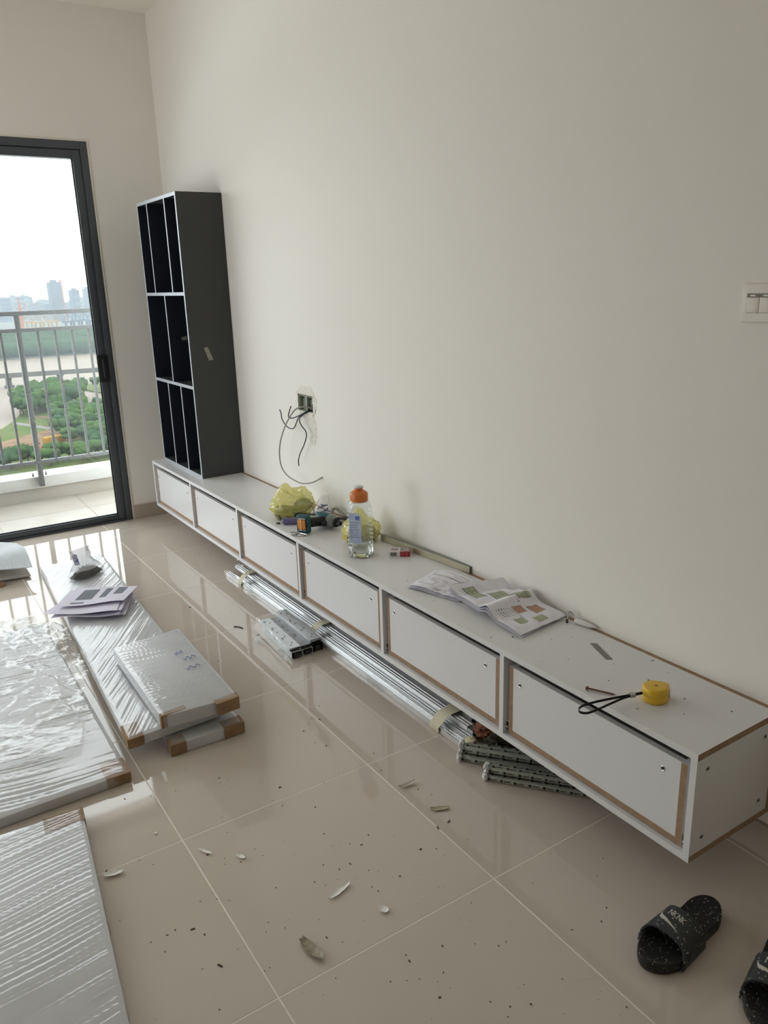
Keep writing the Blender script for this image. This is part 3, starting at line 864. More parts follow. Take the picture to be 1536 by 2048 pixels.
# ================================================================ wrapped boards on the floor
FILM = clear_film('stretch_film', 0.22, (0.90, 0.91, 0.93, 1), 0.12, gloss=0.045)
FILM2 = clear_film('crumpled_film', 0.20, (0.92, 0.93, 0.93, 1), 0.12, bump=(55, 0.3), gloss=0.05, glow=0.4)
BOARDW = P('wrapped_white_board', srgb(208, 209, 212), 0.5, var=(5, srgb(186, 187, 190), 0.8))
def wrapped(name, label, c, h, dirv, res=0.005, amp=0.0022, cards=(), wl=0.011, mask=0.0, floor_z=None, group=None, board=BOARDW):
    """c: top corners far-left, far-right, near-right, near-left; h: thickness"""
    c = [Vector(p) for p in c]
    ctr = sum(c, Vector()) / 4
    t = thing(name, label, 'wrapped panel', (ctr.x, ctr.y, min(p.z for p in c) - h), 0, group)
    dn = Vector((0, 0, -h))
    inset = 0.0015
    top = [p + (ctr - p).normalized() * inset + Vector((0, 0, -0.002)) for p in c]
    MB().hexa([p + Vector((0, 0, -h + 0.0025)) for p in top], top).build('board', board, t, bevel=0.002)
    d = Vector((dirv[0], dirv[1], 0)).normalized()
    pr = Vector((-d.y, d.x, 0))
    lu, lv = (c[1] - c[0]).length, (c[3] - c[0]).length
    nu, nv = max(8, int(lu / res)), max(8, int(lv / res))
    def hgt(p):
        s, l = p.dot(pr), p.dot(d)
        s2 = s + 0.02 * nz(s * 3 + 5, l * 3, 1)
        m_ = max(0.0, min(1.0, 0.75 + 1.5 * nz(p.x * 3.3, p.y * 3.3, 4) - mask))
        r = 1 - abs(nz(s2 / wl, l * 1.3, 2)) * 2.2
        r2 = 1 - abs(nz(s2 / (wl * 0.37), l * 2.2, 7)) * 2.2
        return amp * m_ * (max(0, r) + 0.45 * max(0, r2)) + amp * 0.8 * nz(p.x * 9, p.y * 9, 3)
    def fn(u, v):
        p = (c[0] * (1 - u) + c[1] * u) * (1 - v) + (c[3] * (1 - u) + c[2] * u) * v
        e = min(u * lu, (1 - u) * lu, v * lv, (1 - v) * lv)
        k = min(1.0, e / 0.012)
        return p + Vector((0, 0, 0.0006 + hgt(p) * k - 0.003 * (1 - k) ** 2))
    f = MB().grid(fn, nu, nv)
    for (a, b) in ((0, 1), (1, 2), (2, 3), (3, 0)):
        n = int((c[b] - c[a]).length / 0.012)
        out = ((c[a] + c[b]) / 2 - ctr)
        out.z = 0
        out.normalize()
        def sd(u, v, a=a, b=b, out=out):
            p = c[a] * (1 - u) + c[b] * u
            w = 0.0035 * max(0, nz(p.x * 25, p.y * 25, v * 3)) * math.sin(math.pi * v)
            return p + dn * v + Vector((0, 0, -0.003 if v == 0 else 0.001 * (v == 1))) + out * (w + 0.0006)
        f.grid(sd, n, 4)
    f.build('stretch_film', FILM, t, smooth=True, angle=60)
    # cardboard corner guards under the film
    for (i, su, sv) in cards:
        o = c[i]
        eu = (c[1] - c[0]).normalized() * (1 if i in (0, 3) else -1)
        ev = (c[3] - c[0]).normalized() * (1 if i in (0, 1) else -1)
        g = MB()
        z1, z0 = Vector((0, 0, 0.0003)), Vector((0, 0, -0.0022))
        qd = [o, o + eu * su, o + eu * su + ev * sv, o + ev * sv]
        g.hexa([p + z0 for p in qd], [p + z1 for p in qd])
        ou = -ev * 0.0022
        g.hexa([o + dn * 0.97 + ou, o + eu * su + dn * 0.97 + ou, o + eu * su + dn * 0.97, o + dn * 0.97], [o + z1 + ou, o + eu * su + z1 + ou, o + eu * su + z1, o + z1])
        ou = -eu * 0.0022
        g.hexa([o + dn * 0.97 + ou, o + ev * sv + dn * 0.97 + ou, o + ev * sv + dn * 0.97, o + dn * 0.97], [o + z1 + ou, o + ev * sv + z1 + ou, o + ev * sv + z1, o + z1])
        tag(g.build('cardboard_corner', CARD, t), 'brown cardboard corner guard')
    return t
# bottom package near the cabinet
wrapped('wrapped_panel', 'short film wrapped panel at the very bottom of the stack', [(2.64, -1.108, 0.041), (2.64, -0.872, 0.041), (2.826, -0.868, 0.041), (2.822, -1.118, 0.041)], 0.040, (0.1, 1), cards=((2, 0.07, 0.05), (3, 0.05, 0.05)), res=0.005, amp=0.0015, wl=0.008)
# long panel leaning on it
wrapped('wrapped_panel', 'long narrow film wrapped panel carrying the plastic bag and folded papers', [(0.712, -1.128, 0.037), (0.716, -0.802, 0.037), (2.757, -0.912, 0.0815), (2.772, -1.237, 0.0815)], 0.034, (-0.345, 0.221), cards=((3, 0.05, 0.10),), res=0.0036, amp=0.0030, wl=0.0115, mask=-0.35)
# box on top of it with blue pen marks
pk = wrapped('wrapped_panel', 'film wrapped box with blue pen marks on top of the stack', [(2.172, -1.118, 0.130), (2.146, -0.850, 0.130), (2.812, -0.873, 0.134), (2.786, -1.128, 0.134)], 0.046, (0.15, 1.0), cards=((3, 0.085, 0.02), (2, 0.08, 0.03)), res=0.0032, amp=0.0024, wl=0.0115, mask=-0.5)
PEN = P('blue_pen', srgb(64, 70, 150), 0.6)
for (x, y, s) in ((2.38, -0.93, 0.03), (2.44, -0.91, 0.045), (2.52, -0.925, 0.05)):
    pts = [(x + 0.012 * math.sin(k * 1.9), y + s * (k / 7 - 0.5), 0.1372) for k in range(8)]
    MB().tube(smoothpath(pts, 4), 0.0011, 5).build('pen_mark', PEN, pk)
# wide panels at the side
wrapped('wrapped_panel', 'wide film wrapped panel lying under the crumpled clear plastic sheet', [(1.50, -2.20, 0.034), (1.52, -1.262, 0.034), (2.873, -1.2655, 0.034), (2.885, -2.20, 0.034)], 0.033, (0.12, 1.0), cards=((2, 0.07, 0.09),), res=0.0055, amp=0.003, wl=0.014, mask=-0.2)
wrapped('wrapped_panel', 'wide glossy wrapped panel closest to the camera with a dark taped corner', [(2.915, -2.25, 0.030), (2.957, -1.4275, 0.030), (3.97, -1.5385, 0.030), (3.93, -2.36, 0.030)], 0.029, (-0.12, 1.0), cards=((1, 0.105, 0.06),), res=0.0036, amp=0.0024, wl=0.011, mask=-0.12)
# crumpled clear plastic sheet
def crumple(x, y):
    q = Vector((x * 5.2, y * 5.2, 0.3))
    a = 1 - abs(noise.noise(q)) * 2
    b = 1 - abs(noise.noise(q * 2.3 + Vector((3, 1, 0)))) * 2
    c_ = 1 - abs(noise.noise(q * 5.1 + Vector((7, 2, 0)))) * 2
    d_ = 1 - abs(noise.noise(q * 10.0)) * 2
    return 0.030 * a + 0.018 * b + 0.009 * c_ + 0.004 * d_
cs = MB()
NU, NV = 260, 200
grid_v = {}
CX0, CX1, CY0, CY1 = 1.34, 2.66, -2.15, -1.165
def cs_in(x, y):
    n = 0.05 * nz(x * 4, y * 4, 9) + 0.02 * nz(x * 15, y * 15, 2)
    far = 1.40 + max(0, (y + 1.32)) * 1.6
    near = 2.62 + 0.25 * (y + 1.6)
    edge = -1.195 + 0.03 * math.sin(x * 9) if x < 2.25 else -1.255 - 0.25 * (x - 2.25)
    if y > -1.128 - 0.0529 * (x - 0.712) - 0.022: return False
    if y > -1.30 and x < 1.68: return False
    return x > far + n and x < near + n and y < edge + n * 0.5
vs_, fs_ = [], []
for j in range(NV + 1):
    for i in range(NU + 1):
        x, y = CX0 + (CX1 - CX0) * i / NU, CY0 + (CY1 - CY0) * j / NV
        base = 0.003 if x < 1.46 else 0.040
        if 1.46 <= x < 1.53: base = 0.003 + 0.037 * (x - 1.46) / 0.07
        if y > -1.25: base = max(0.012, base - 0.25 * (y + 1.25))
        fl = min(1.0, max(0.12, (2.62 - x) / 0.5)) * min(1, max(0.15, (x - 1.36) / 0.25))
        bump_ = 0.035 * math.exp(-((x - 1.95) / 0.35) ** 2 - ((y + 1.5) / 0.3) ** 2)
        h = base + 0.012 + bump_ + max(-0.008, crumple(x, y)) * fl
        dx, dy = 0.012 * nz(x * 14, y * 14, 5), 0.012 * nz(x * 14, y * 14, 8)
        vs_.append((x + dx, y + dy, max(h, 0.004)))
for j in range(NV):
    for i in range(NU):
        x, y = CX0 + (CX1 - CX0) * (i + .5) / NU, CY0 + (CY1 - CY0) * (j + .5) / NV
        if cs_in(x, y):
            k = j * (NU + 1) + i
            fs_.append((k, k + 1, k + NU + 2, k + NU + 1))
used = sorted({i for f in fs_ for i in f})
rm = {o: n for n, o in enumerate(used)}
cs.add([vs_[i] for i in used], [tuple(rm[i] for i in f) for f in fs_])
tag(cs.build('plastic_sheet', FILM2, smooth=True, angle=45), 'crumpled heap of clear plastic sheet lying over the wide wrapped panel', 'plastic sheet')
# ---------------------------------------------------------------- foam sheet and corrugated wrap by the door
FOAM = P('white_foam_sheet', srgb(190, 195, 200), 0.6, bump=(30, 0.5, (1, 9, 1, 0.6)))
def foam(u, v):
    # u along the sheet to the wall side, v from back to front
    x = 0.17 + 0.55 * v + 0.10 * u * v
    y = -1.60 + 0.425 * u - 0.06 * (v - 0.75) ** 2 * u
    z = 0.050 + 0.075 * math.sin(math.pi * (0.10 + 0.75 * v)) + 0.02 * (1 - u) + 0.006 * math.sin(v * 14 + u * 4)
    if u > 0.55 and v < 0.6: z -= 0.06 * ((u - 0.55) / 0.45) ** 1.5 * (0.6 - v) / 0.6
    return (x, y, z)
fo = MB().grid(foam, 30, 34)
tag(fo.build('foam_sheet', FOAM, smooth=True, angle=80, solid=0.004), 'curled sheet of white packing foam on the floor by the door', 'foam sheet')
CORR = P('pale_corrugated_sheet', srgb(196, 190, 180), 0.8)
def corr(u, v):
    x = 0.56 + 0.22 * v - 0.02 * u
    y = -1.60 + 0.415 * u
    z = 0.006 + 0.085 * (1 - u) ** 1.2 * (1 - 0.5 * v) + 0.0035 * math.sin(v * 44) + 0.004
    return (x, y, z)
tag(MB().grid(corr, 20, 90).build('corrugated_sheet', CORR, smooth=True, angle=80, solid=0.003), 'sloping pale corrugated sheet under the white foam', 'corrugated sheet')
tag(MB().hexa([(0.78, -1.60, 0.0), (0.82, -1.60, 0.0), (0.82, -1.325, 0.0), (0.78, -1.315, 0.0)], [(0.78, -1.60, 0.02), (0.82, -1.60, 0.02), (0.82, -1.325, 0.016), (0.78, -1.315, 0.018)]).build('cardboard_strip', CARD, bevel=0.002), 'brown cardboard strip on the floor under the corrugated sheet', 'cardboard')
# ---------------------------------------------------------------- bag of screws on the long panel
BAGM = clear_film('clear_bag_plastic', 0.19, (0.86, 0.86, 0.88, 1), 0.18, bump=(40, 0.5), glow=0.5)
SCRD = P('dark_screws', srgb(74, 70, 62), 0.5, metal=0.2, var=(160, srgb(40, 38, 34), 0.9), bump=(220, 1.0))
bx0, by0, bz0 = 1.05, -0.962, 0.0512
sb = thing('screw_bag', 'clear plastic bag of dark screws standing on the long wrapped panel', 'plastic bag', (bx0, by0, bz0), math.atan2(0.1776, -0.0784))
def bagring(hw, d, z, n=28, wob=0.0, sx=0.0):
    r = []
    for k in range(n):
        q = 2 * math.pi * k / n
        c, s = math.cos(q), math.sin(q)
        e = (abs(c) ** 2.4 + abs(s) ** 2.4) ** (-1 / 2.4)
        w = 1 + wob * nz(c * 3, s * 3, z * 40)
        r.append((c * e * hw * w + sx, s * e * d * w, z))
    return r
heap = MB()
rh = random.Random(44)
for k in range(420):
    a_, r_ = rh.uniform(0, 6.283), math.sqrt(rh.random())
    x_, y_ = 0.088 * r_ * math.cos(a_), 0.041 * r_ * math.sin(a_)
    top_ = 0.006 + 0.046 * max(0, 1 - r_ ** 2)
    z_ = rh.uniform(0.5, 1.0) * top_
    d_ = Vector((rh.uniform(-1, 1), rh.uniform(-1, 1), rh.uniform(-.5, .5))).normalized() * 0.009
    p_ = Vector((x_, y_, max(z_, 0.008)))
    heap.tube([p_ - d_, p_ + d_], [0.0022, 0.0012], 4)
heap.rings([bagring(0.078, 0.035, 0.001), bagring(0.080, 0.037, 0.006), bagring(0.060, 0.028, 0.024), bagring(0.02, 0.01, 0.040)])
tag(heap.build('screws', SCRD, sb, local=True), kind='stuff')
MB().rings([bagring(0.085, 0.04, 0.0005), bagring(0.099, 0.05, 0.006, wob=.1), bagring(0.093, 0.047, 0.022, wob=.15), bagring(0.080, 0.040, 0.040, wob=.25)], cap=False).build('bag', clear_film('clear_bag_base', 0.06, (0.86, 0.86, 0.88, 1), 0.15, bump=(40, 0.5)), sb, smooth=True, angle=80, local=True)
MB().rings([bagring(0.080, 0.040, 0.040, wob=.25), bagring(0.066, 0.031, 0.060, wob=.3, sx=-.003), bagring(0.054, 0.022, 0.085, wob=.4, sx=-.008), bagring(0.046, 0.014, 0.110, wob=.5, sx=-.013), bagring(0.042, 0.008, 0.132, wob=.6, sx=-.018), bagring(0.047, 0.003, 0.152, wob=.9, sx=-.024)], cap=False).build('bag_neck', clear_film('hazy_bag_neck', 0.5, (0.88, 0.88, 0.90, 1), 0.2, bump=(40, 0.7), glow=0.4), sb, smooth=True, angle=80, local=True)
MB().hexa([(-0.066, -0.010, 0.075), (-0.044, -0.020, 0.075), (-0.043, -0.018, 0.075), (-0.065, -0.009, 0.075)], [(-0.072, -0.004, 0.13), (-0.048, -0.010, 0.13), (-0.047, -0.008, 0.13), (-0.071, -0.003, 0.13)]).build('printed_tag', P('blue_printed_tag', srgb(90, 98, 160), 0.5, var=(90, srgb(225, 225, 232), 0.9)), sb, local=True)

# ---------------------------------------------------------------- folded sheets on the long panel
def sheet(c, zf, cells, res, print_fn=None, sag=None):
    """curved paper; c four world corners (u=0..1 first edge, v second)"""
    c = [Vector(p) for p in c]
    nu, nv = res
    m = MB()
    vs = []
    for j in range(nv + 1):
        for i in range(nu + 1):
            u, v = i / nu, j / nv
            p = (c[0] * (1 - u) + c[1] * u) * (1 - v) + (c[3] * (1 - u) + c[2] * u) * v
            vs.append((p.x, p.y, p.z + zf(u, v)))
    m.add(vs, [])
    for j in range(nv):
        for i in range(nu):
            u, v = (i + .5) / nu, (j + .5) / nv
            m.f.append((j * (nu + 1) + i, j * (nu + 1) + i + 1, (j + 1) * (nu + 1) + i + 1, (j + 1) * (nu + 1) + i))
            m.m.append(print_fn(u, v) if print_fn else 0)
    return m
fp = [thing('folded_papers', 'stack of folded printed sheets lying across the long wrapped panel', 'papers', (1.5, -1.0, 0.055))][0]
LIL = P('lilac_white_paper', srgb(212, 208, 222), 0.75, spec=0.2)
def pr1(u, v):
    for (a, b, c_, d) in ((0.15, 0.42, 0.30, 0.86), (0.52, 0.62, 0.36, 0.90), (0.70, 0.86, 0.50, 0.95), (0.14, 0.34, 0.10, 0.17)):
        if a < u < b and c_ < v < d: return 1
    return 0
base = [(1.588, -1.236, 0.064), (1.745, -0.965, 0.068), (1.480, -0.838, 0.063), (1.335, -1.055, 0.059)]
for k in range(6):
    off = Vector((-0.012 * (5 - k) + 0.05 * (k < 2), -0.006 * k, 0.0045 * k))
    cc = [Vector(p) + off + Vector((0.014 * math.sin(k * 2.1 + i), 0.014 * math.cos(k * 1.7 + i), 0)) * (0.0 if k == 5 else 1) for i, p in enumerate(base)]
    if k == 5:
        cc = [Vector((1.545, -1.195, 0.092)), Vector((1.655, -0.935, 0.095)), Vector((1.478, -0.822, 0.089)), Vector((1.330, -1.060, 0.085))]
    zf = lambda u, v, k=k: 0.005 + 0.008 * (1 + math.sin(math.pi * u * 2 + 0.5 * k)) * (1 - v) * 0.6 + 0.002 * (1 + math.sin(u * 5))
    s = sheet(cc, zf, None, (64, 40), pr1 if k == 5 else None)
    s.build('sheet', [LIL, INK], fp, smooth=True, angle=60)
# ================================================================ under the cabinet: profiles, slides, packs
def profile(x0, x1, y, z, w, h, label, mat=ALU, yaw=0.0):
    """an aluminium channel: two flanges, web and a raised rib"""
    o = MB()
    t = 0.0022
    d = math.tan(yaw) * (x1 - x0)
    def bx(ya, yb, za, zb):
        o.hexa([(x0, ya, za), (x1, ya + d, za), (x1, yb + d, za), (x0, yb, za)], [(x0, ya, zb), (x1, ya + d, zb), (x1, yb + d, zb), (x0, yb, zb)])
    bx(y - w / 2, y + w / 2, z + h - t, z + h)
    bx(y - w / 2, y - w / 2 + t, z, z + h - t)
    bx(y + w / 2 - t, y + w / 2, z, z + h - t)
    bx(y - w * 0.22, y - w * 0.22 + t * 0.8, z + h, z + h + t * 0.8)
    bx(y + w * 0.2, y + w * 0.2 + t * 0.8, z + h, z + h + t * 0.8)
    r = o.build('aluminium_profile', mat)
    return tag(r, label, 'metal profile')
profile(1.37, 3.33, -0.3235, 0.001, 0.026, 0.020, 'outermost low aluminium profile of the bundle on the floor')
profile(1.53, 3.34, -0.2945, 0.001, 0.028, 0.024, 'second aluminium profile of the bundle counted from the room side')
profile(1.66, 3.32, -0.2625, 0.001, 0.032, 0.036, 'tall bright aluminium profile in the middle of the bundle')
profile(1.60, 3.30, -0.2270, 0.001, 0.034, 0.036, 'aluminium profile at the back of the bundle under the cabinet')
profile(1.40, 3.31, -0.2790, 0.0400, 0.030, 0.016, 'upper aluminium profile lying on top of the bundle')
profile(1.46, 3.29, -0.2440, 0.0400, 0.030, 0.020, 'broad shiny profile lying on top at the back of the bundle')
def band(x, wd, label, ln=0.0):
    q = [(-0.341, 0.0015), (-0.340, 0.026), (-0.300, 0.061), (-0.224, 0.065), (-0.205, 0.03)]
    path = smoothpath([(x, y, z) for y, z in q], 5)
    m = MB()
    m.grid(lambda u, v: path[int(round(u * (len(path) - 1)))] + Vector(((v - .5) * wd + 0.004 * nz(u * 6, v * 3, x * 9) + ln * (u - .5), 0, 0.0015 * nz(u * 9, v * 5, x))), len(path) - 1, 5)
    tag(m.build('tape_band', MASK, smooth=True, solid=0.0008), label, 'tape')
band(1.565, 0.040, 'cream tape band round the profiles at the end by the window')
band(2.325, 0.042, 'cream tape band round the profiles behind the drawer slides', 0.03)
band(3.205, 0.050, 'wrinkled cream tape band near the rag end of the profiles', 0.03)
MB_ = MB().box((1.352, -0.338, 0.0), (1.372, -0.309, 0.022))
tag(MB_.build('tape_end_cap', MASK, bevel=0.003), 'cream tape wrapped over the tip of the outermost profile', 'tape')
tag(MB().lathe((3.355, -0.312, 0.022), [(0.012, -0.022), (0.019, -0.018), (0.021, 0.0), (0.018, 0.014), (0.010, 0.018)], 14, (1, 0.15, 0), power=2.6).build('tape_end_cap', P('cream_paper_tape', srgb(214, 204, 168), 0.8, bump=(90, 0.5)), smooth=True), 'cream tape bundle over the profile ends beside the rag', 'tape')
# loops of wire at the window end
lp = thing('wire_loop', 'coil of thin silver wire on the window end of the profiles', 'wire', (1.42, -0.25, 0.06))
for k in range(3):
    MB().tube([(1.43 + 0.035 * math.cos(q) + 0.006 * k, -0.262 + 0.008 * math.sin(2 * q) - 0.01 * k, 0.062 + 0.004 * k + 0.018 * (1 + math.sin(q)) * 0.6) for q in [2 * math.pi * i / 26 for i in range(27)]], 0.0016, 6).build('coil', CHROME, lp, smooth=True)
def lump(c, r, seed, amp=0.45, n=16, m=10, fr=2.5):
    rs = []
    for i in range(1, m):
        th = math.pi * i / m
        rs.append([Vector(c) + Vector((math.sin(th) * math.cos(q) * r[0], math.sin(th) * math.sin(q) * r[1], math.cos(th) * r[2])) * (1 + amp * (1 - 2.2 * abs(nz(fr * math.sin(th) * math.cos(q) + seed, fr * math.sin(th) * math.sin(q), fr * math.cos(th))))) for q in [2 * math.pi * k / n for k in range(n)]])
    return rs
def clampz(rs, z0):
    return [[(p[0], p[1], max(p[2], z0)) for p in r] for r in rs]
def filmbit(name, c, r, seed, label, mat=None):
    m = MB()
    def fn(u, v):
        a_, b_ = u * 2 - 1, v * 2 - 1
        edge = 1 - 0.25 * nz(u * 4, v * 4, seed)
        x = c[0] + a_ * r[0] * edge + 0.25 * r[0] * nz(u * 5, v * 5, seed + 3)
        y = c[1] + b_ * r[1] * edge + 0.25 * r[1] * nz(u * 5, v * 5, seed + 6)
        z = c[2] * 0.5 + r[2] * 1.3 * (1 - 2 * abs(nz(u * 3.2, v * 3.2, seed))) * (1 - 0.6 * max(abs(a_), abs(b_))) + 0.35 * r[2] * (1 - 2 * abs(nz(u * 8, v * 8, seed)))
        return (x, y, max(z, 0.0012))
    m.grid(fn, 34, 22)
    return tag(m.build(name, mat or FILM2, smooth=True, angle=30), label, 'plastic film')
filmbit('film_scrap', (1.70, -0.350, 0.016), (0.05, 0.012, 0.013), 3, 'torn white film on the profiles near the window end')
filmbit('film_scrap', (2.80, -0.352, 0.014), (0.055, 0.012, 0.012), 8, 'wisp of clear film sticking out of the middle of the profiles')
# rag at the end of the profiles
rg = thing('crumpled_rag', 'dirty crumpled grey rag with a red and tan rolled piece on the profile ends', 'rag', (3.37, -0.25, 0))
R1 = P('rag_grey', srgb(104, 98, 86), 0.95, var=(18, srgb(70, 66, 58), 0.9))
R2 = P('rag_red_tan', srgb(150, 110, 84), 0.95, var=(70, srgb(110, 40, 34), 1.0))
R3 = P('rag_pale', srgb(176, 168, 150), 0.95, var=(40, srgb(120, 112, 98), 0.9))
MB().rings(clampz(lump((3.402, -0.232, 0.022), (0.036, 0.038, 0.030), 4, 0.55, 28, 18, 3.2), 0.001)).build('rag_body', R1, rg, smooth=True, angle=35)
MB().rings(clampz(lump((3.350, -0.252, 0.050), (0.026, 0.026, 0.024), 9, 0.5, 24, 16, 3.4), 0.001)).build('rolled_end', R2, rg, smooth=True, angle=35)
MB().rings(clampz(lump((3.378, -0.232, 0.034), (0.018, 0.022, 0.022), 12, 0.6, 22, 14, 3.0), 0.001)).build('rag_fold', R3, rg, smooth=True, angle=35)

# drawer slides in clear film
slide_parts = None
def drawer_slide(c, ln, w, h, rz, label, mat=STEEL):
    t = thing('drawer_slide', label, 'drawer slide', c, rz)
    o = MB()
    tt = 0.0016
    o.box((-ln / 2, -w / 2, h - tt), (ln / 2, w / 2, h))
    o.box((-ln / 2, -w / 2, 0.0), (ln / 2, -w / 2 + tt, h - tt))
    o.box((-ln / 2, w / 2 - tt, 0.0), (ln / 2, w / 2, h - tt))
    o.box((-ln / 2, -w / 2 + tt, 0), (ln / 2, -w / 2 + 0.007, tt))
    o.box((-ln / 2, w / 2 - 0.007, 0), (ln / 2, w / 2 - tt, tt))
    o.build('outer_rail', mat, t, local=True, bevel=0.0006, segs=1)
    MB().box((-ln / 2 + 0.004, -w * 0.28, 0.001), (ln / 2 - 0.002, w * 0.28, h * 0.7)).build('inner_rail', DARKST, t, local=True)
    hl = MB()
    k = 0
    for sx in (-0.40, -0.34, -0.18, -0.12, -0.02, 0.14, 0.20, 0.36, 0.42):
        xx = sx * ln
        if k % 3 == 0:
            hl.box((xx - 0.010, -w * 0.28, h), (xx - 0.007, w * 0.10, h + 0.0003))
            hl.box((xx - 0.007, -w * 0.28, h), (xx + 0.007, -w * 0.18, h + 0.0003))
        else:
            hl.prism([(xx + 0.0042 * math.cos(q), w * 0.12 * (1 if k % 2 else -1) + 0.0042 * math.sin(q)) for q in [2 * math.pi * i / 8 for i in range(8)]], h, h + 0.0003)
        k += 1
    for i in range(0, len(hl.f)):
        pass
    hl.build('screw_hole', P('slot_shadow_black', srgb(30, 32, 34), 0.8), t, local=True)
    return t
YAW = -0.03
drawer_slide((2.272, -0.4660, 0.0335), 0.33, 0.050, 0.014, -0.05, 'white zinc drawer slide at the room side of the pile')
drawer_slide((2.272, -0.4180, 0.0300), 0.33, 0.040, 0.013, -0.04, 'grey drawer slide in the middle of the pile', P('grey_steel_slide', srgb(120, 124, 126), 0.4, metal=0.6))
drawer_slide((2.255, -0.3700, 0.0400), 0.35, 0.054, 0.015, -0.03, 'white zinc drawer slide on top of the pile nearest the profiles')
drawer_slide((2.280, -0.4620, 0.0010), 0.33, 0.048, 0.030, -0.05, 'lower drawer slide at the room side bottom of the pile')
drawer_slide((2.275, -0.4120, 0.0010), 0.33, 0.044, 0.027, -0.04, 'lower drawer slide under the grey one in the pile')
drawer_slide((2.262, -0.3655, 0.0010), 0.35, 0.044, 0.037, -0.03, 'lower drawer slide nearest the profiles in the pile', DARKST)
fw = MB()
def fwf(u, v):
    x = 2.085 + 0.375 * u
    y = -0.512 + 0.168 * v
    z = 0.053 + 0.009 * v + 0.005 * max(0, nz(x * 22, y * 22, 3)) + 0.003 * abs(nz(x * 60, y * 60, 1))
    e = v * 13
    if e < 1: z = z * max(e, 0.06)
    return (x, y - 0.03 * (u - 0.5), z)
fw.grid(fwf, 70, 34)
tag(fw.build('slide_wrapping', clear_film('loose_wrap', 0.07, (0.95, 0.95, 0.95, 1), 0.1, bump=(45, 0.4)), smooth=True, angle=60), 'loose clear film wrapped round the pile of drawer slides', 'plastic film')
filmbit('film_scrap', (2.40, -0.520, 0.022), (0.030, 0.012, 0.022), 21, 'bunched clear film at the room side of the drawer slides')
filmbit('film_scrap', (2.205, -0.535, 0.010), (0.045, 0.012, 0.009), 25, 'twisted film tail on the floor beside the drawer slides')

# printed film packs under the last drawer
PACK = P('printed_silver_film', srgb(150, 154, 146), 0.28, spec=0.6, bump=(60, 0.5, (1, 6, 1)))
PRT = P('black_print', srgb(26, 27, 26), 0.7)
def pack(c, ang, ln, w, h, label, seed):
    t = thing('slide_pack', label, 'pack', c, ang)
    rs = []
    for k in range(27):
        f = k / 26
        x = ln * (f - 0)
        e = min(1, 0.35 + 8 * min(f, 1 - f))
        rs.append([(x + 0.004 * nz(q, seed, 1) * (f < 0.05), math.copysign(abs(math.cos(q)) ** 0.6, math.cos(q)) * w / 2 * (e if e < 1 else 1) * (1 + 0.05 * nz(x * 40, q * 2, seed)), max(0.0006, h / 2 + math.copysign(abs(math.sin(q)) ** 0.6, math.sin(q)) * h / 2 * (1 + 0.08 * nz(x * 40, q * 2, seed + 5)))) for q in [2 * math.pi * i / 16 for i in range(16)]])
    MB().rings(rs).build('film_sleeve', PACK, t, smooth=True, angle=50, local=True)
    pm = MB()
    rn = random.Random(seed)
    for row, (yy, zz, tilt) in enumerate(((-0.18, h + 0.0006, 0.0), (0.22, h + 0.0006, 0.0))):
        x = 0.02 + 0.02 * row
        while x < ln - 0.05:
            y = yy * w
            s = 0.0046
            pm.prism([(x + s * math.cos(q), y + s * math.sin(q)) for q in [2 * math.pi * i / 10 for i in range(10)]], zz, zz + 0.0003)
            pm.add([(x + 0.0050, y - 0.003, zz), (x + 0.0062, y - 0.003, zz), (x + 0.0062, y + 0.002, zz), (x + 0.0050, y + 0.002, zz)], [(0, 1, 2, 3)])
            for q in range(6):
                a = x + 0.009 + q * 0.0032
                hh = 0.0026 + 0.0014 * rn.random()
                pm.add([(a, y - 0.0016, zz), (a + 0.0024, y - 0.0016, zz), (a + 0.0024, y - 0.0016 + hh, zz), (a, y - 0.0016 + hh, zz)], [(0, 1, 2, 3)])
            x += rn.uniform(0.036, 0.046)
    # front face row facing the room
    x = 0.012
    while x < ln - 0.05:
        z = h * 0.55
        y = -w / 2 - 0.0008
        pm.add([(x + 0.0044 * math.cos(q), y, z + 0.0044 * math.sin(q)) for q in [2 * math.pi * i / 10 for i in range(10)]], [tuple(range(10))])
        for q in range(6):
            a = x + 0.008 + q * 0.0032
            hh = 0.0026 + 0.0014 * rn.random()
            pm.add([(a, y, z - 0.0016), (a + 0.0024, y, z - 0.0016), (a + 0.0024, y, z - 0.0016 + hh), (a, y, z - 0.0016 + hh)], [(0, 1, 2, 3)])
        x += rn.uniform(0.036, 0.046)
    tag(pm.build('printed_marks', PRT, t, local=True), 'small black printed marks', kind='stuff')
    crv = MB().rings(lump((0.0, 0, h * 0.55), (0.007, w * 0.42, h * 0.5), seed, 0.7, 20, 12, 4))
    crv.build('crimped_end', clear_film('crimped_film', 0.7, (0.92, 0.93, 0.93, 1), 0.15), t, smooth=True, angle=25, local=True)
    return t
PA = math.atan2(0.62, 0.78)
dv = Vector((math.cos(PA), math.sin(PA), 0))
pv = Vector((-dv.y, dv.x, 0))
o1 = Vector((3.383, -0.386, 0))
pack(o1 + pv * 0.020 + Vector((0, 0, 0.001)), PA, 0.40, 0.046, 0.024, 'lower printed film pack at the back beside the rag', 3)
pack(o1 + pv * 0.022 + dv * 0.004 + Vector((0, 0, 0.0325)), PA, 0.40, 0.044, 0.022, 'upper printed film pack lying beside the rag', 5)
o2 = Vector((3.492, -0.366, 0))
pack(o2 - pv * 0.008 + Vector((0, 0, 0.001)), PA, 0.36, 0.036, 0.020, 'printed film pack at the front under the last drawer, lower one', 11)
pack(o2 - pv * 0.004 + dv * 0.002 + Vector((0, 0, 0.0275)), PA, 0.36, 0.034, 0.018, 'printed film pack at the front under the last drawer, upper one', 14)
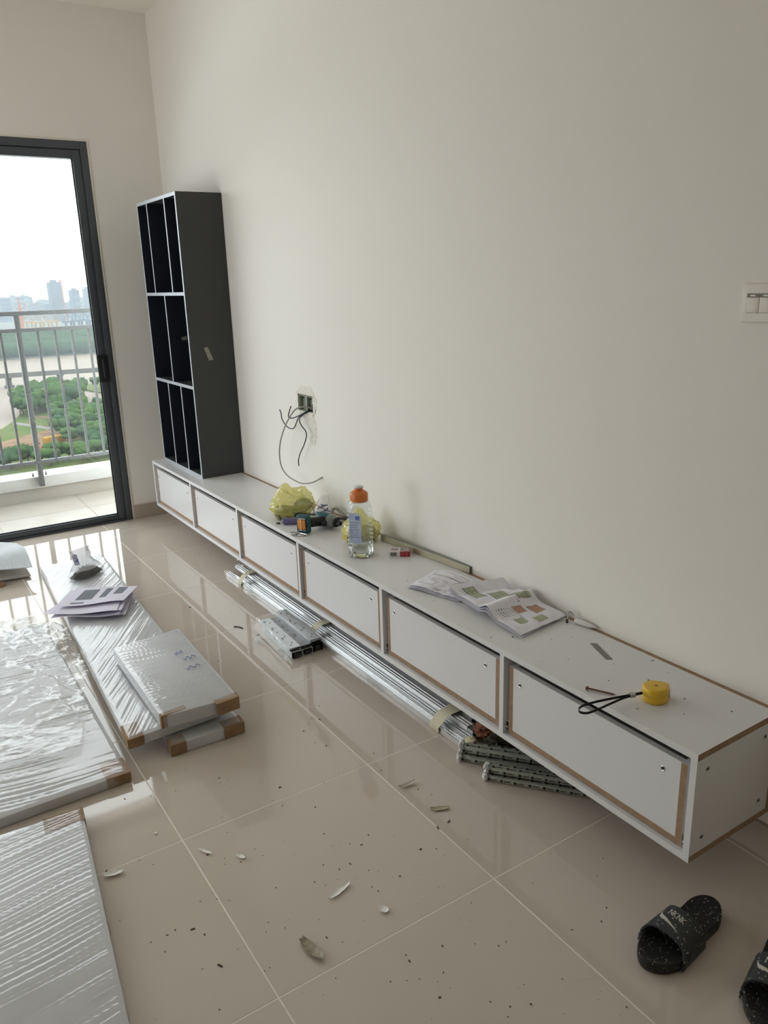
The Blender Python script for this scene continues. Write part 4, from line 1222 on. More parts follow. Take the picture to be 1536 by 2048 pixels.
# ================================================================ things on the cabinet top
Z = ZT
YBAG = clear_film('yellow_bag_film', 0.48, srgb(252, 244, 150), 0.16, bump=(38, 0.9), clear=(1.0, 0.98, 0.78, 1), glow=0.55, gloss=0.09)
def baglump(name, label, c, r, seed, mat, peak=None, inner=None, amp=0.32):
    t = thing(name, label, 'plastic bag', (c[0], c[1], Z))
    rs = lump((0, 0, r[2] * 0.92), r, seed, amp, 34, 22, 2.6)
    if peak:
        out = []
        for ring in rs:
            o = []
            for p in ring:
                p = Vector(p)
                for (px, py, ph, pw) in peak:
                    d2 = ((p.x - px) ** 2 + (p.y - py) ** 2) / pw ** 2
                    if p.z > r[2]:
                        p = p + Vector((0, 0, ph * math.exp(-d2)))
                o.append(p)
            out.append(o)
        rs = out
    MB().rings(clampz(rs, 0.0006)).build('bag', mat, t, smooth=True, angle=32, local=True)
    if inner:
        for k, (ix, iy, iz, ir, m) in enumerate(inner):
            MB().rings(clampz(lump((ix, iy, iz), ir, seed + k * 3 + 1, 0.4, 18, 12, 3), 0.001)).build('contents', m, t, smooth=True, angle=40, local=True)
    return t
OLV = P('olive_contents', srgb(110, 112, 82), 0.8, var=(60, srgb(70, 72, 52), 0.9))
TEALC = P('teal_contents', srgb(62, 96, 98), 0.6, var=(50, srgb(38, 60, 66), 0.9))
baglump('yellow_bag', 'translucent yellow plastic bag with teal and olive contents near the shelf', (1.905, -0.185, 0), (0.070, 0.088, 0.060), 2, YBAG, peak=[(-0.01, -0.03, 0.040, 0.035), (0.0, 0.062, 0.022, 0.03)], inner=[(0.0, -0.045, 0.028, (0.045, 0.036, 0.026), OLV), (0.02, 0.045, 0.055, (0.035, 0.032, 0.024), TEALC), (0.03, 0.0, 0.03, (0.035, 0.04, 0.022), TEALC)])
baglump('yellow_bag', 'tied yellow plastic bag with dark fittings standing behind the water bottle', (2.405, -0.122, 0), (0.052, 0.070, 0.050), 17, YBAG, peak=[(-0.02, 0.0, 0.042, 0.03)], inner=[(0.01, -0.035, 0.024, (0.03, 0.026, 0.022), P('dark_fittings', srgb(74, 62, 48), 0.6, var=(80, srgb(120, 104, 80), 0.9))), (0.0, 0.032, 0.03, (0.03, 0.028, 0.028), MATS['dark_fittings'])], amp=0.34)
# clear bag of blue wall plugs
PLUG = P('blue_wall_plug', srgb(64, 62, 140), 0.5)
pb = thing('plug_bag', 'small clear bag of blue plastic wall plugs between the yellow bag and the drill', 'plastic bag', (2.022, -0.092, Z), 0.9)
rs = [bagring(0.040, 0.022, 0.001, wob=.2), bagring(0.046, 0.026, 0.012, wob=.2), bagring(0.040, 0.020, 0.05, wob=.25), bagring(0.028, 0.010, 0.085, wob=.3, sx=.008), bagring(0.016, 0.003, 0.112, wob=.4, sx=.016)]
MB().rings(rs, cap=False).build('bag', BAGM, pb, smooth=True, angle=70, local=True)
rp = random.Random(5)
for k in range(14):
    a = Vector((rp.uniform(-0.024, 0.024), rp.uniform(-0.010, 0.010), 0.008 + 0.0045 * k))
    d = Vector((rp.uniform(-1, 1), rp.uniform(-.4, .4), rp.uniform(-.5, .5))).normalized() * 0.011
    MB().tube([a - d, a, a + d], [0.003, 0.0036, 0.0024], 6).build('wall_plug', PLUG, pb, local=True)
# screwdriver
sd = thing('screwdriver', 'screwdriver with a violet clear handle lying behind the drill', 'screwdriver', (2.02, -0.24, Z))
p0, p1 = Vector((1.988, -0.282, Z + 0.0165)), Vector((2.050, -0.185, Z + 0.0165))
dd = (p1 - p0).normalized()
VIO = P('violet_handle', srgb(92, 84, 130), 0.18, spec=0.6, coat=0.5)
MB().lathe(p0, [(0.008, 0), (0.0135, 0.004), (0.015, 0.014), (0.0125, 0.03), (0.014, 0.05), (0.0155, 0.075), (0.011, 0.088)], 12, dd, power=3).build('handle', VIO, sd, smooth=True)
MB().lathe(p0 + dd * 0.086, [(0.009, 0), (0.010, 0.006), (0.007, 0.012)], 12, dd).build('collar', CHROME, sd, smooth=True)
MB().lathe(p0 + dd * 0.098, [(0.0035, 0), (0.0035, 0.040), (0.002, 0.046)], 8, dd).build('shaft', CHROME, sd, smooth=True)
# long rod lying across
rod = MB().tube([(1.985, -0.205, Z + 0.034), (2.06, -0.13, Z + 0.036), (2.19, -0.062, Z + 0.030)], 0.0042, 8)
tag(rod.build('steel_rod', DARKST, smooth=True), 'thin dark steel rod lying across the pile of tools', 'rod')
# locking grip with bent handles
gp = thing('grip_pliers', 'grey steel pliers with bent handles behind the drill', 'pliers', (2.02, -0.07, Z))
GRIP = P('worn_grey_steel', srgb(132, 128, 118), 0.4, metal=0.7)
for k, pts in enumerate(([(2.092, -0.113, Z + 0.014), (2.057, -0.073, Z + 0.020), (2.027, -0.036, Z + 0.040), (2.047, -0.034, Z + 0.044), (2.092, -0.030, Z + 0.030), (2.122, -0.028, Z + 0.020)], [(2.097, -0.128, Z + 0.012), (2.087, -0.088, Z + 0.012), (2.107, -0.048, Z + 0.011), (2.157, -0.036, Z + 0.010)])):
    MB().tube(smoothpath(pts, 6), 0.0075, 8, flat=0.6).build('handle', GRIP, gp, smooth=True)
MB().box((2.110, -0.038, Z + 0.010), (2.135, -0.022, Z + 0.026)).build('grip_end', P('grip_tip', srgb(96, 96, 84), 0.7), gp, bevel=0.003)
MB().obox((2.097, -0.133, Z + 0.012), (0.010, 0.016, 0), (-0.010, 0.006, 0), (0, 0, 0.009)).build('jaw', GRIP, gp, bevel=0.003)
# ---------------------------------------------------------------- impact driver
TEAL = P('teal_tool_plastic', srgb(22, 78, 86), 0.45)
RUB = P('black_rubber_grip', srgb(22, 23, 25), 0.65, bump=(90, 0.3))
ORGC = P('orange_terminal_block', srgb(206, 134, 58), 0.5)
GREYA = P('grey_gear_case', srgb(128, 132, 132), 0.4, metal=0.4)
dr = thing('impact_driver', 'teal and black cordless impact driver lying without its battery', 'power tool', (2.17, -0.2, Z))
B = Vector((2.160, -0.262, Z + 0.0425))
nrm = Vector((0.55, -0.83, 0.02)).normalized()   # base foot faces this way
sdv = Vector((0.83, 0.55, 0.0))
upv_ = Vector((0, 0, 1))
b = MB().obox(B, sdv * 0.032, upv_ * 0.040, nrm * 0.013)
b.build('battery_foot', TEAL, dr, bevel=0.010, segs=4)
MB().obox(B + nrm * 0.0125, sdv * 0.0255, upv_ * 0.031, nrm * 0.0016).build('foot_socket', BLACKP, dr, bevel=0.003)
tb = MB().obox(B + nrm * 0.0155 - sdv * 0.002, sdv * 0.019, upv_ * 0.021, nrm * 0.003).build('terminal_block', ORGC, dr, bevel=0.002)
MB().obox(B + nrm * 0.019 - sdv * 0.0035, sdv * 0.0035, upv_ * 0.024, nrm * 0.0018).build('terminal_rib', P('terminal_pale', srgb(226, 176, 112), 0.5), dr)
for s in (-1, 1):
    MB().obox(B + nrm * 0.0145 + upv_ * s * 0.026, sdv * 0.018, upv_ * 0.0018, nrm * 0.0022).build('guide_rail', CHROME, dr)
for s in (-1, 1):
    MB().obox(B + nrm * 0.0142 + sdv * 0.026 + upv_ * s * 0.020, sdv * 0.0022, upv_ * 0.007, nrm * 0.0015).build('foot_latch', TEAL, dr)
H0 = B - nrm * 0.010
H1 = Vector((2.165, -0.148, Z + 0.036))
hd = (H1 - H0)
MB().tube([H0, H0 + hd * 0.2, H0 + hd * 0.55, H0 + hd * 0.85, H1], [0.024, 0.0195, 0.0185, 0.021, 0.026], 16, flat=1.12).build('handle', RUB, dr, smooth=True)
mx = Vector((0.90, 0.36, -0.08)).normalized()
Hc = Vector((2.160, -0.145, Z + 0.037))
MB().lathe(Hc - mx * 0.055, [(0.014, 0), (0.026, 0.004), (0.031, 0.016), (0.032, 0.05), (0.031, 0.066)], 24, mx).build('motor_housing', TEAL, dr, smooth=True)
MB().lathe(Hc + mx * 0.011, [(0.031, 0), (0.0315, 0.010), (0.028, 0.026), (0.021, 0.034)], 24, mx).build('gear_case', GREYA, dr, smooth=True)
MB().lathe(Hc + mx * 0.045, [(0.0205, 0), (0.021, 0.008), (0.0185, 0.012)], 24, mx).build('bumper_ring', RUB, dr, smooth=True)
MB().lathe(Hc + mx * 0.056, [(0.0125, 0), (0.0125, 0.014), (0.010, 0.018), (0.006, 0.0182), (0.0055, 0.010)], 20, mx).build('chuck', DARKST, dr, smooth=True)
MB().obox(H0 + hd * 0.72 + Vector((0.022, 0.0, -0.004)), (0.008, 0.0, 0), (0, 0.016, 0), (0, 0, 0.010)).build('trigger', BLACKP, dr, bevel=0.004)
hk = [(2.166, -0.300, Z + 0.0045), (2.176, -0.318, Z + 0.0055), (2.163, -0.329, Z + 0.010), (2.140, -0.318, Z + 0.009), (2.152, -0.288, Z + 0.0045), (2.192, -0.268, Z + 0.0035), (2.205, -0.272, Z + 0.0035), (2.20, -0.290, Z + 0.0035), (2.175, -0.302, Z + 0.0035)]
MB().tube(smoothpath(hk, 6), 0.0026, 8).build('belt_hook', CHROME, dr, smooth=True)
# ---------------------------------------------------------------- water bottle
PET = clear_film('clear_bottle_plastic', 0.05, (0.85, 0.9, 0.9, 1), 0.03, clear=(0.96, 0.98, 0.97, 1))
bt = thing('water_bottle', 'clear square ribbed water bottle with an orange cap, part full', 'bottle', (2.556, -0.217, Z), 0.55)
HB = 0.228
def bprof(h, inset=0.0):
    if h < 0.008: r = 0.036 + 0.006 * (h / 0.008)
    elif h < HB - 0.045: r = 0.042
    else:
        f = (h - (HB - 0.045)) / 0.045
        r = 0.042 - 0.008 * f ** 2.6
    return r - inset
def bring(h, inset=0.0, n=48, ribs=True):
    ring = []
    for k in range(n):
        q = 2 * math.pi * k / n
        c, s = math.cos(q), math.sin(q)
        pw = 4.5 if h < HB - 0.05 else 4.5 - 2.3 * min(1, (h - HB + 0.05) / 0.045)
        e = (abs(c) ** pw + abs(s) ** pw) ** (-1 / pw)
        corner = max(0, abs(math.sin(2 * q)) - 0.35) / 0.65
        rb = 0.0016 * corner * math.sin(h / 0.0165 * 2 * math.pi) if (ribs and 0.03 < h < HB - 0.03) else 0
        r = (bprof(h, inset) + rb) * e
        ring.append((r * c, r * s, h))
    return ring
hs = [0.0005, 0.003, 0.008] + [0.008 + (HB - 0.008) * k / 90 for k in range(1, 91)]
MB().rings([bring(h) for h in hs], cap=True).build('bottle_body', PET, bt, smooth=True, angle=50, local=True)
WAT = P('clear_water', (0.93, 0.97, 0.97, 1), 0.0, trans=1.0, ior=1.33)
MB().rings([bring(h, 0.0015, ribs=False) for h in (0.002, 0.008, 0.03, 0.047)]).build('water', WAT, bt, smooth=True, angle=40, local=True)
CAPM = P('orange_cap_plastic', srgb(206, 116, 48), 0.35)
cp = MB().lathe((0, 0, HB - 0.002), [(0.033, 0), (0.0355, 0.002), (0.0355, 0.024), (0.034, 0.030), (0.024, 0.038), (0.0165, 0.040), (0.0165, 0.050)], 32).build('cap', CAPM, bt, smooth=True, local=True)
MB().lathe((0, 0, HB + 0.048), [(0.017, 0), (0.0185, 0.001), (0.0185, 0.007), (0.012, 0.0085)], 24).build('spout_lid', P('clear_lid', srgb(214, 214, 212), 0.2, spec=0.6), bt, smooth=True, local=True)
MB().lathe((0, 0, HB - 0.006), [(0.0345, 0), (0.0345, 0.004)], 32).build('neck_ring', P('pale_orange_ring', srgb(232, 190, 160), 0.4), bt, smooth=True, local=True)
LBL = P('pale_blue_label', srgb(150, 166, 196), 0.4, var=(40, srgb(196, 204, 216), 0.8))
lb = MB()
# the label sits on the flat face turned to the camera
fa = -0.5 * math.pi
def lab(u, v):
    h = 0.062 + 0.125 * v
    w = 0.026 * (1 if v < 0.86 else math.sqrt(max(0.02, 1 - ((v - 0.86) / 0.14) ** 2)))
    return ((u - 0.5) * 2 * w, -0.0427 + 0.0004 * abs(u - .5), h)
lb.grid(lab, 6, 20)
lo = lb.build('label', LBL, bt, local=True, solid=0.0002)
MB().box((0.002, -0.0432, 0.158), (0.020, -0.0428, 0.174)).build('label_square', P('label_blue', srgb(96, 108, 170), 0.4), bt, local=True)
for k in range(7):
    MB().box((-0.021, -0.0431, 0.146 - 0.010 * k), (0.016 - 0.004 * (k % 3), -0.0428, 0.1485 - 0.010 * k)).build('label_line', P('label_text', srgb(120, 132, 160), 0.4), bt, local=True)
# ---------------------------------------------------------------- cigarette packet
cg = thing('cigarette_packet', 'red and white cigarette packet lying beside the metal bar', 'packet', (2.6418, -0.1422, Z), math.atan2(0.80, 0.60))
RED = P('packet_red', srgb(150, 24, 34), 0.35)
WHT = P('packet_white', srgb(216, 208, 206), 0.4)
LN, DP, HT = 0.083, 0.050, 0.0225
m = MB()
m.box((0, 0, 0), (LN * 0.52, DP, HT))
m.mi = 1
m.box((LN * 0.52, 0, 0), (LN, DP, HT))
m.build('carton', [WHT, RED], cg, local=True, bevel=0.0006, segs=1)
bc = MB()
xx = 0.006
for k in range(13):
    w_ = (0.0006, 0.0014, 0.0009, 0.002)[k % 4]
    bc.box((xx, -0.0003, 0.004), (xx + w_, 0.0, HT - 0.004))
    xx += w_ + 0.0007
bc.build('barcode', P('barcode_ink', srgb(70, 72, 70), 0.6), cg, local=True)
MB().prism([(0.0215 + 0.017 * math.cos(q), 0.025 + 0.017 * math.sin(q)) for q in [2 * math.pi * i / 28 for i in range(28)]], HT, HT + 0.0003).build('round_warning', P('warning_mauve', srgb(140, 108, 110), 0.6, var=(160, srgb(200, 184, 184), 0.9)), cg, local=True)
MB().box((LN * 0.53, 0.003, HT), (LN - 0.004, DP - 0.003, HT + 0.0003)).build('warning_picture', P('warning_picture_print', srgb(92, 92, 90), 0.6, var=(90, srgb(196, 190, 186), 1.0)), cg, local=True)
for k, x in enumerate((0.050, 0.056, 0.066, 0.071)):
    MB().hexa([(x, -0.0003, 0.005), (x + 0.002, -0.0003, 0.005), (x + 0.002, 0, 0.005), (x, 0, 0.005)], [(x - 0.002, -0.0003, 0.018), (x + 0.0002, -0.0003, 0.018), (x + 0.0002, 0, 0.018), (x - 0.002, 0, 0.018)]).build('packet_lettering', P('packet_pink', srgb(196, 120, 124), 0.5), cg, local=True)
# ---------------------------------------------------------------- bar along the wall
BARM = P('champagne_metal_bar', srgb(178, 172, 148), 0.4, metal=0.3)
BARG = P('grey_green_bar_shade', srgb(112, 122, 112), 0.4, metal=0.3)  # shade on the bar's top and end put into their colour
bd = Vector((0.525, 0.046, 0)).normalized()
bn = Vector((-bd.y, bd.x, 0))
bm2 = MB()
s0, s1 = Vector((2.452, -0.049, Z + 0.0005)), Vector((2.975, -0.0032 - 0.009, Z + 0.0005))
s1 = s0 + bd * 0.525
q0 = [s0 - bn * 0.0085, s1 - bn * 0.0085, s1 + bn * 0.0075, s0 + bn * 0.0075]
bm2.hexa(q0, [p + Vector((0, 0, 0.0265)) for p in q0])
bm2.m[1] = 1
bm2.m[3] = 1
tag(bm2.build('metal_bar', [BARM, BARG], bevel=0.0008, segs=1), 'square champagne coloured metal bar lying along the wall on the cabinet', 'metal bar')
# ---------------------------------------------------------------- drawings on paper
DRW = P('drawing_line_ink', srgb(128, 128, 136), 0.8, spec=0.1)
DGR = P('drawing_green', srgb(172, 178, 150), 0.8, spec=0.1)
DBR = P('drawing_brown', srgb(186, 148, 128), 0.8, spec=0.1)
def rectline(u, v, a, b, c_, d, t=0.006, ta=0.010):
    return a < u < b and c_ < v < d and (u < a + t or u > b - t or v < c_ + ta or v > d - ta)
def prA(u, v):
    if rectline(u, v, .08, .52, .52, .92) or (.08 < u < .52 and abs(v - .70) < .007) or (.52 < v < .92 and (abs(u - .24) < .003 or abs(u - .40) < .003)): return 1
    if rectline(u, v, .50, .86, .40, .78) or rectline(u, v, .62, .93, .10, .40): return 1
    if rectline(u, v, .10, .34, .18, .42): return 1
    if .44 < u < .56 and .06 < v < .16 and (int(u * 90) + int(v * 50)) % 2: return 1
    if .10 < u < .55 and abs(v - .47) < .008 and int(u * 60) % 3: return 1
    return 0
def prB(u, v):
    for (a, b, c_, d) in ((.07, .30, .16, .38), (.22, .40, .42, .70), (.36, .54, .66, .92)):
        if a < u < b and c_ < v < d:
            if (u - a) % 0.055 < 0.006 or (v - c_) % 0.09 < 0.012: return 1
            return 2
    for (a, b, c_, d) in ((.60, .71, .42, .60), (.64, .80, .66, .86)):
        if rectline(u, v, a, b, c_, d): return 1
        if a < u < b and c_ < v < d: return 3
    for (a, b, c_, d) in ((.78, .88, .20, .38), (.84, .94, .50, .70)):
        if rectline(u, v, a, b, c_, d, .004, .008): return 1
        if a < u < b and c_ < v < d: return 2
    if .60 < u < .72 and .08 < v < .36 and (v * 1.0) % .05 < .014 and (int(u * 140) % 4): return 1
    if .16 < u < .28 and .86 < v < .97 and (int(u * 160) + int(v * 70)) % 2: return 1
    for (a, b, c_, d) in ((.07, .30, .10, .14), (.42, .58, .60, .64), (.62, .82, .38, .41)):
        if a < u < b and c_ < v < d and int(u * 150) % 3 == 0: return 1
    return 0
PAP = P('drawing_paper', srgb(228, 226, 234), 0.75, spec=0.2)
dw = thing('drawing_sheet', 'stack of printed plan sheets with line grids, crinkled, beside the metal bar', 'drawing', (3.02, -0.15, Z))
A0 = [(2.950, -0.266, 0), (3.150, -0.205, 0), (3.215, -0.028, 0), (2.888, -0.098, 0)]
def zA(u, v): return 0.004 + 0.016 * math.sin(math.pi * min(1, u * 1.15)) * (0.6 + 0.4 * v) * (0.5 + 0.5 * math.sin(u * 6.0 + 0.6)) + 0.003 * nz(u * 9, v * 9, 1)
for k in range(3):
    A = [Vector((x + 0.004 * (2 - k) * math.sin(i * 2 + k), y - 0.003 * (2 - k), Z + 0.0012 + 0.0028 * k)) for i, (x, y, z) in enumerate(A0)]
    sheet(A, lambda u, v, k=k: zA(u, v) * (0.55 + 0.225 * k), None, (150, 90) if k == 2 else (40, 20), prA if k == 2 else None).build('sheet', [PAP, DRW], dw, smooth=True, angle=70)
dw2 = thing('drawing_sheet', 'stack of printed plan sheets with green and brown elevations, crinkled', 'drawing', (3.32, -0.12, Z))
B0 = [(3.120, -0.220, 0), (3.482, -0.230, 0), (3.466, -0.018, 0), (3.185, -0.040, 0)]
B0 = [(3.110, -0.213, 0), (3.484, -0.231, 0), (3.464, -0.020, 0), (3.172, -0.022, 0)]
def zB(u, v): return 0.006 + 0.020 * max(0, 1 - u / 0.16) + 0.024 * math.exp(-((u - 0.56 + 0.10 * v) / 0.085) ** 2) + 0.008 * math.exp(-((u - 0.3) / 0.15) ** 2) + 0.003 * nz(u * 8, v * 8, 5) - 0.004 * max(0, u - 0.9) / 0.1
for k in range(3):
    Bq = [Vector((x + 0.004 * (2 - k) * math.sin(i * 2.4 + k), y - 0.003 * (2 - k), Z + 0.0165 + 0.0028 * k - 0.0135 * (i in (1, 2)))) for i, (x, y, z) in enumerate(B0)]
    sheet(Bq, lambda u, v, k=k: zB(u, v) * (0.6 + 0.2 * k), None, (190, 96) if k == 2 else (40, 20), prB if k == 2 else None).build('sheet', [PAP, DRW, DGR, DBR], dw2, smooth=True, angle=70)
# ---------------------------------------------------------------- white handled awl and small clip by the wall
aw = thing('white_marker', 'white plastic handled tool lying against the wall past the drawings', 'tool', (3.53, -0.012, Z))
d0, d1 = Vector((3.505, -0.024, Z + 0.0095)), Vector((3.585, -0.011, Z + 0.0095))
MB().lathe(d0, [(0.006, 0), (0.0085, 0.002), (0.009, 0.02), (0.008, 0.05), (0.005, 0.064), (0.0015, 0.078)], 14, (d1 - d0).normalized()).build('handle', P('white_handle_plastic', srgb(220, 218, 214), 0.4), aw, smooth=True)
ck = thing('steel_clip', 'small steel clip standing at the tip of the drawings', 'clip', (3.484, -0.03, Z))
MB().tube(smoothpath([(3.487, -0.038, Z + 0.0025), (3.484, -0.035, Z + 0.020), (3.481, -0.030, Z + 0.031), (3.488, -0.024, Z + 0.031), (3.496, -0.020, Z + 0.022)], 5), 0.003, 8).build('clip_loop', CHROME, ck, smooth=True)
MB().obox((3.488, -0.0405, Z + 0.006), (0.003, 0.001, 0), (-0.001, 0.003, 0), (0, 0, 0.0055)).build('clip_jaw', DARKST, ck, bevel=0.001)
# ---------------------------------------------------------------- cutter blade
BL = P('grey_blade_steel', srgb(128, 128, 124), 0.35, metal=0.8)
bl = thing('cutter_blade', 'loose grey snap cutter blade lying flat on the cabinet top', 'blade', (3.68, -0.105, Z))
Q = [(3.6295, -0.0925), (3.6415, -0.0775), (3.7375, -0.1185), (3.7265, -0.1335)]
hole = Vector((3.6415, -0.0885))
bb_ = MB()
pl_ = [Vector((x, y)) for x, y in Q]
inn = [hole + Vector((0.003 * math.cos(q), 0.003 * math.sin(q))) for q in [2 * math.pi * i / 8 for i in range(8)]]
z0, z1 = Z + 0.0003, Z + 0.0011
# outer quad bridged to the round hole
oq = []
for p in inn:
    d = (p - hole).normalized()
    best = 1e9
    for i in range(4):
        a_, b_ = pl_[i], pl_[(i + 1) % 4]
        e = b_ - a_
        den = d.x * e.y - d.y * e.x
        if abs(den) < 1e-12: continue
        t_ = ((a_.x - hole.x) * e.y - (a_.y - hole.y) * e.x) / den
        u_ = ((a_.x - hole.x) * d.y - (a_.y - hole.y) * d.x) / den
        if t_ > 0 and -1e-6 <= u_ <= 1 + 1e-6: best = min(best, t_)
    oq.append(hole + d * best)
ring_in = [(p.x, p.y) for p in inn]
outer = []
for p in oq + pl_:
    outer.append((math.atan2(p.y - hole.y, p.x - hole.x), p))
outer.sort(key=lambda t: t[0])
op = [p for _, p in outer]
n_ = len(op)
near_in = lambda p: min(range(8), key=lambda i: (inn[i] - hole).normalized().angle((p - hole).normalized()))
vv = [(p.x, p.y, z1) for p in op] + [(p.x, p.y, z1) for p in inn]
ff = []
for i in range(n_):
    j = (i + 1) % n_
    a_, b_ = near_in(op[i]), near_in(op[j])
    ff.append((i, j, n_ + a_) if a_ == b_ else (i, j, n_ + b_, n_ + a_))
bb_.add(vv, ff)
bb_.build('blade_steel', BL, bl, solid=0.0008)
# ---------------------------------------------------------------- flange head screw
SCR = P('bronze_screw', srgb(132, 96, 78), 0.4, metal=0.7)
sw_ = thing('flange_screw', 'bronze hex head self drilling screw lying beside the tape measure strap', 'screw', (3.84, -0.285, Z))
a0 = Vector((3.811, -0.305, Z + 0.0062))
ad = (Vector((3.876, -0.266, Z + 0.0028)) - a0).normalized()
MB().lathe(a0 - ad * 0.001, [(0.0045, 0), (0.0048, 0.001), (0.0048, 0.005)], 6, ad).build('hex_head', SCR, sw_)
MB().lathe(a0 + ad * 0.004, [(0.0062, 0), (0.0062, 0.0014)], 18, ad).build('flange', SCR, sw_)
pr_ = [(0.0024, 0.0054)]
for k in range(34):
    pr_ += [(0.0021, 0.008 + k * 0.0018), (0.0029, 0.0089 + k * 0.0018)]
pr_ += [(0.0018, 0.0705), (0.0004, 0.077)]
MB().lathe(a0, pr_, 10, ad).build('thread', SCR, sw_)
# ---------------------------------------------------------------- tape measure with wrist strap
YEL2 = P('yellow_case_plastic', srgb(222, 180, 42), 0.38, coat=0.2)
tm = thing('tape_measure', 'yellow tape measure with a black wrist strap hanging over the cabinet edge', 'tape measure', (3.945, -0.203, Z), 0.62)
def dshape(s):
    pts = []
    for k in range(25):
        q = math.radians(-60 + 300 * k / 24)
        pts.append((0.031 * s * math.cos(q + 0.5), 0.031 * s * math.sin(q + 0.5)))
    pts += [(0.0335 * s * 0.98, -0.0300 * s), (0.036 * s * 0.9, -0.012 * s)]
    return pts
def hull(pts):
    pts = sorted(set(pts))
    def half(ps):
        h = []
        for p in ps:
            while len(h) > 1 and (h[-1][0] - h[-2][0]) * (p[1] - h[-2][1]) - (h[-1][1] - h[-2][1]) * (p[0] - h[-2][0]) <= 0: h.pop()
            h.append(p)
        return h
    a_, b_ = half(pts), half(pts[::-1])
    return a_[:-1] + b_[:-1]
base_ = hull([(0.0315 * math.cos(q), 0.0315 * math.sin(q)) for q in [2 * math.pi * k / 36 for k in range(36)]] + [(0.028, 0.029), (0.0335, 0.024), (0.0335, -0.006)])
prof = [(0.0, 0.93), (0.002, 0.985), (0.005, 1.0), (0.0165, 1.0), (0.0172, 0.985), (0.0185, 0.985), (0.0192, 1.0), (0.032, 1.0), (0.036, 0.97), (0.0385, 0.90), (0.0392, 0.80)]
MB().rings([[(x * s, y * s, h + 0.0003) for x, y in base_] for h, s in prof]).build('case', YEL2, tm, smooth=True, angle=50, local=True)
MB().box((0.033, 0.002, 0.008), (0.0365, 0.020, 0.030)).build('hook', CHROME, tm, local=True, bevel=0.0006)
MB().prism([(0.008 * math.cos(q) + 0.002, 0.008 * math.sin(q)) for q in [math.pi / 4 + math.pi / 2 * i for i in range(4)]], 0.0394, 0.0398).build('badge', P('case_badge', srgb(200, 158, 34), 0.4), tm, local=True)
MB().prism([(0.003 * math.cos(q) + 0.002, 0.003 * math.sin(q)) for q in [math.pi * 2 / 3 * i for i in range(3)]], 0.0397, 0.0401).build('badge_mark', PRT, tm, local=True)
MB().box((-0.020, 0.0255, 0.012), (-0.004, 0.0345, 0.032)).build('lock_button', YEL2, tm, local=True, bevel=0.003)
for x in (-0.018, 0.012):
    MB().lathe((x, 0.024, 0.038), [(0.0025, 0), (0.0025, 0.0012), (0.001, 0.0014)], 8).build('case_screw', PRT, tm, local=True)
stp = thing('strap_anchor', '', '', (0, 0, 0)) if False else None
def ribbon(path, wd, thick=0.0012):
    path = smoothpath(path, 6)
    m = MB()
    vs, fs = [], []
    for i, p in enumerate(path):
        tngt = (path[min(i + 1, len(path) - 1)] - path[max(i - 1, 0)]).normalized()
        sidev = Vector((0, 0, 1))
        nv_ = tngt.cross(sidev).normalized() * thick / 2
        for (a_, b_) in ((-1, -1), (1, -1), (1, 1), (-1, 1)):
            vs.append(p + sidev * wd / 2 * a_ + nv_ * b_)
    for i in range(len(path) - 1):
        for k in range(4):
            j = (k + 1) % 4
            fs.append((i * 4 + k, i * 4 + j, i * 4 + 4 + j, i * 4 + 4 + k))
    fs += [(0, 1, 2, 3), tuple(len(vs) - 4 + k for k in range(4))]
    return m.add(vs, fs)
STR = P('black_strap_webbing', srgb(20, 20, 22), 0.75)
zs_ = Z + 0.022
loop = [(3.929, -0.233, zs_), (3.924, -0.253, zs_), (3.914, -0.285, zs_), (3.900, -0.325, zs_ - .001), (3.889, -0.362, zs_ - .002), (3.883, -0.392, zs_ - .003), (3.886, -0.412, zs_ - .004), (3.898, -0.420, zs_ - .005), (3.911, -0.408, zs_ - .005), (3.915, -0.375, zs_ - .004), (3.916, -0.335, zs_ - .003), (3.919, -0.292, zs_ - .001), (3.926, -0.256, zs_), (3.932, -0.234, zs_)]
def wlocal(p):
    c, s = math.cos(-0.62), math.sin(-0.62)
    x, y = p[0] - 3.945, p[1] + 0.203
    return (x * c - y * s, x * s + y * c, p[2] - Z)
ribbon([wlocal(p) for p in loop], 0.0062).build('wrist_strap', STR, tm, local=True, smooth=True)
MB().obox(wlocal((3.9225, -0.262, zs_)), Vector(wlocal((3.9225 + 0.0015, -0.262 + 0.0065, Z))) - Vector(wlocal((3.9225, -0.262, Z))), Vector(wlocal((3.9225 + 0.0065, -0.262 - 0.0015, Z))) - Vector(wlocal((3.9225, -0.262, Z))), (0, 0, 0.0040)).build('strap_clip', P('grey_clip', srgb(170, 166, 160), 0.5), tm, local=True)
# specks of dust and shavings on the cabinet top
dt = MB()
rq = random.Random(21)
for k in range(60):
    x, y = rq.uniform(1.2, 4.1), rq.uniform(-0.30, -0.03)
    if (x - 1.905) ** 2 + (y + 0.185) ** 2 < 0.0169 or (x - 2.405) ** 2 + (y + 0.122) ** 2 < 0.012 or (x - 3.945) ** 2 + (y + 0.203) ** 2 < 0.003: continue
    s = rq.uniform(0.0006, 0.0016)
    dt.obox((x, y, Z + s * 0.5), (s, 0, 0), (0, s * rq.uniform(.5, 1.5), 0), (0, 0, s * .5))
dt.obox((1.965, -0.292, Z + 0.003), (0.006, 0.004, 0), (-0.003, 0.005, 0), (0, 0, 0.003))
tag(dt.build('dust_crumbs', P('dark_crumb', srgb(86, 78, 68), 0.9)), 'tiny dark crumbs scattered on the cabinet top', 'crumbs', kind='stuff')
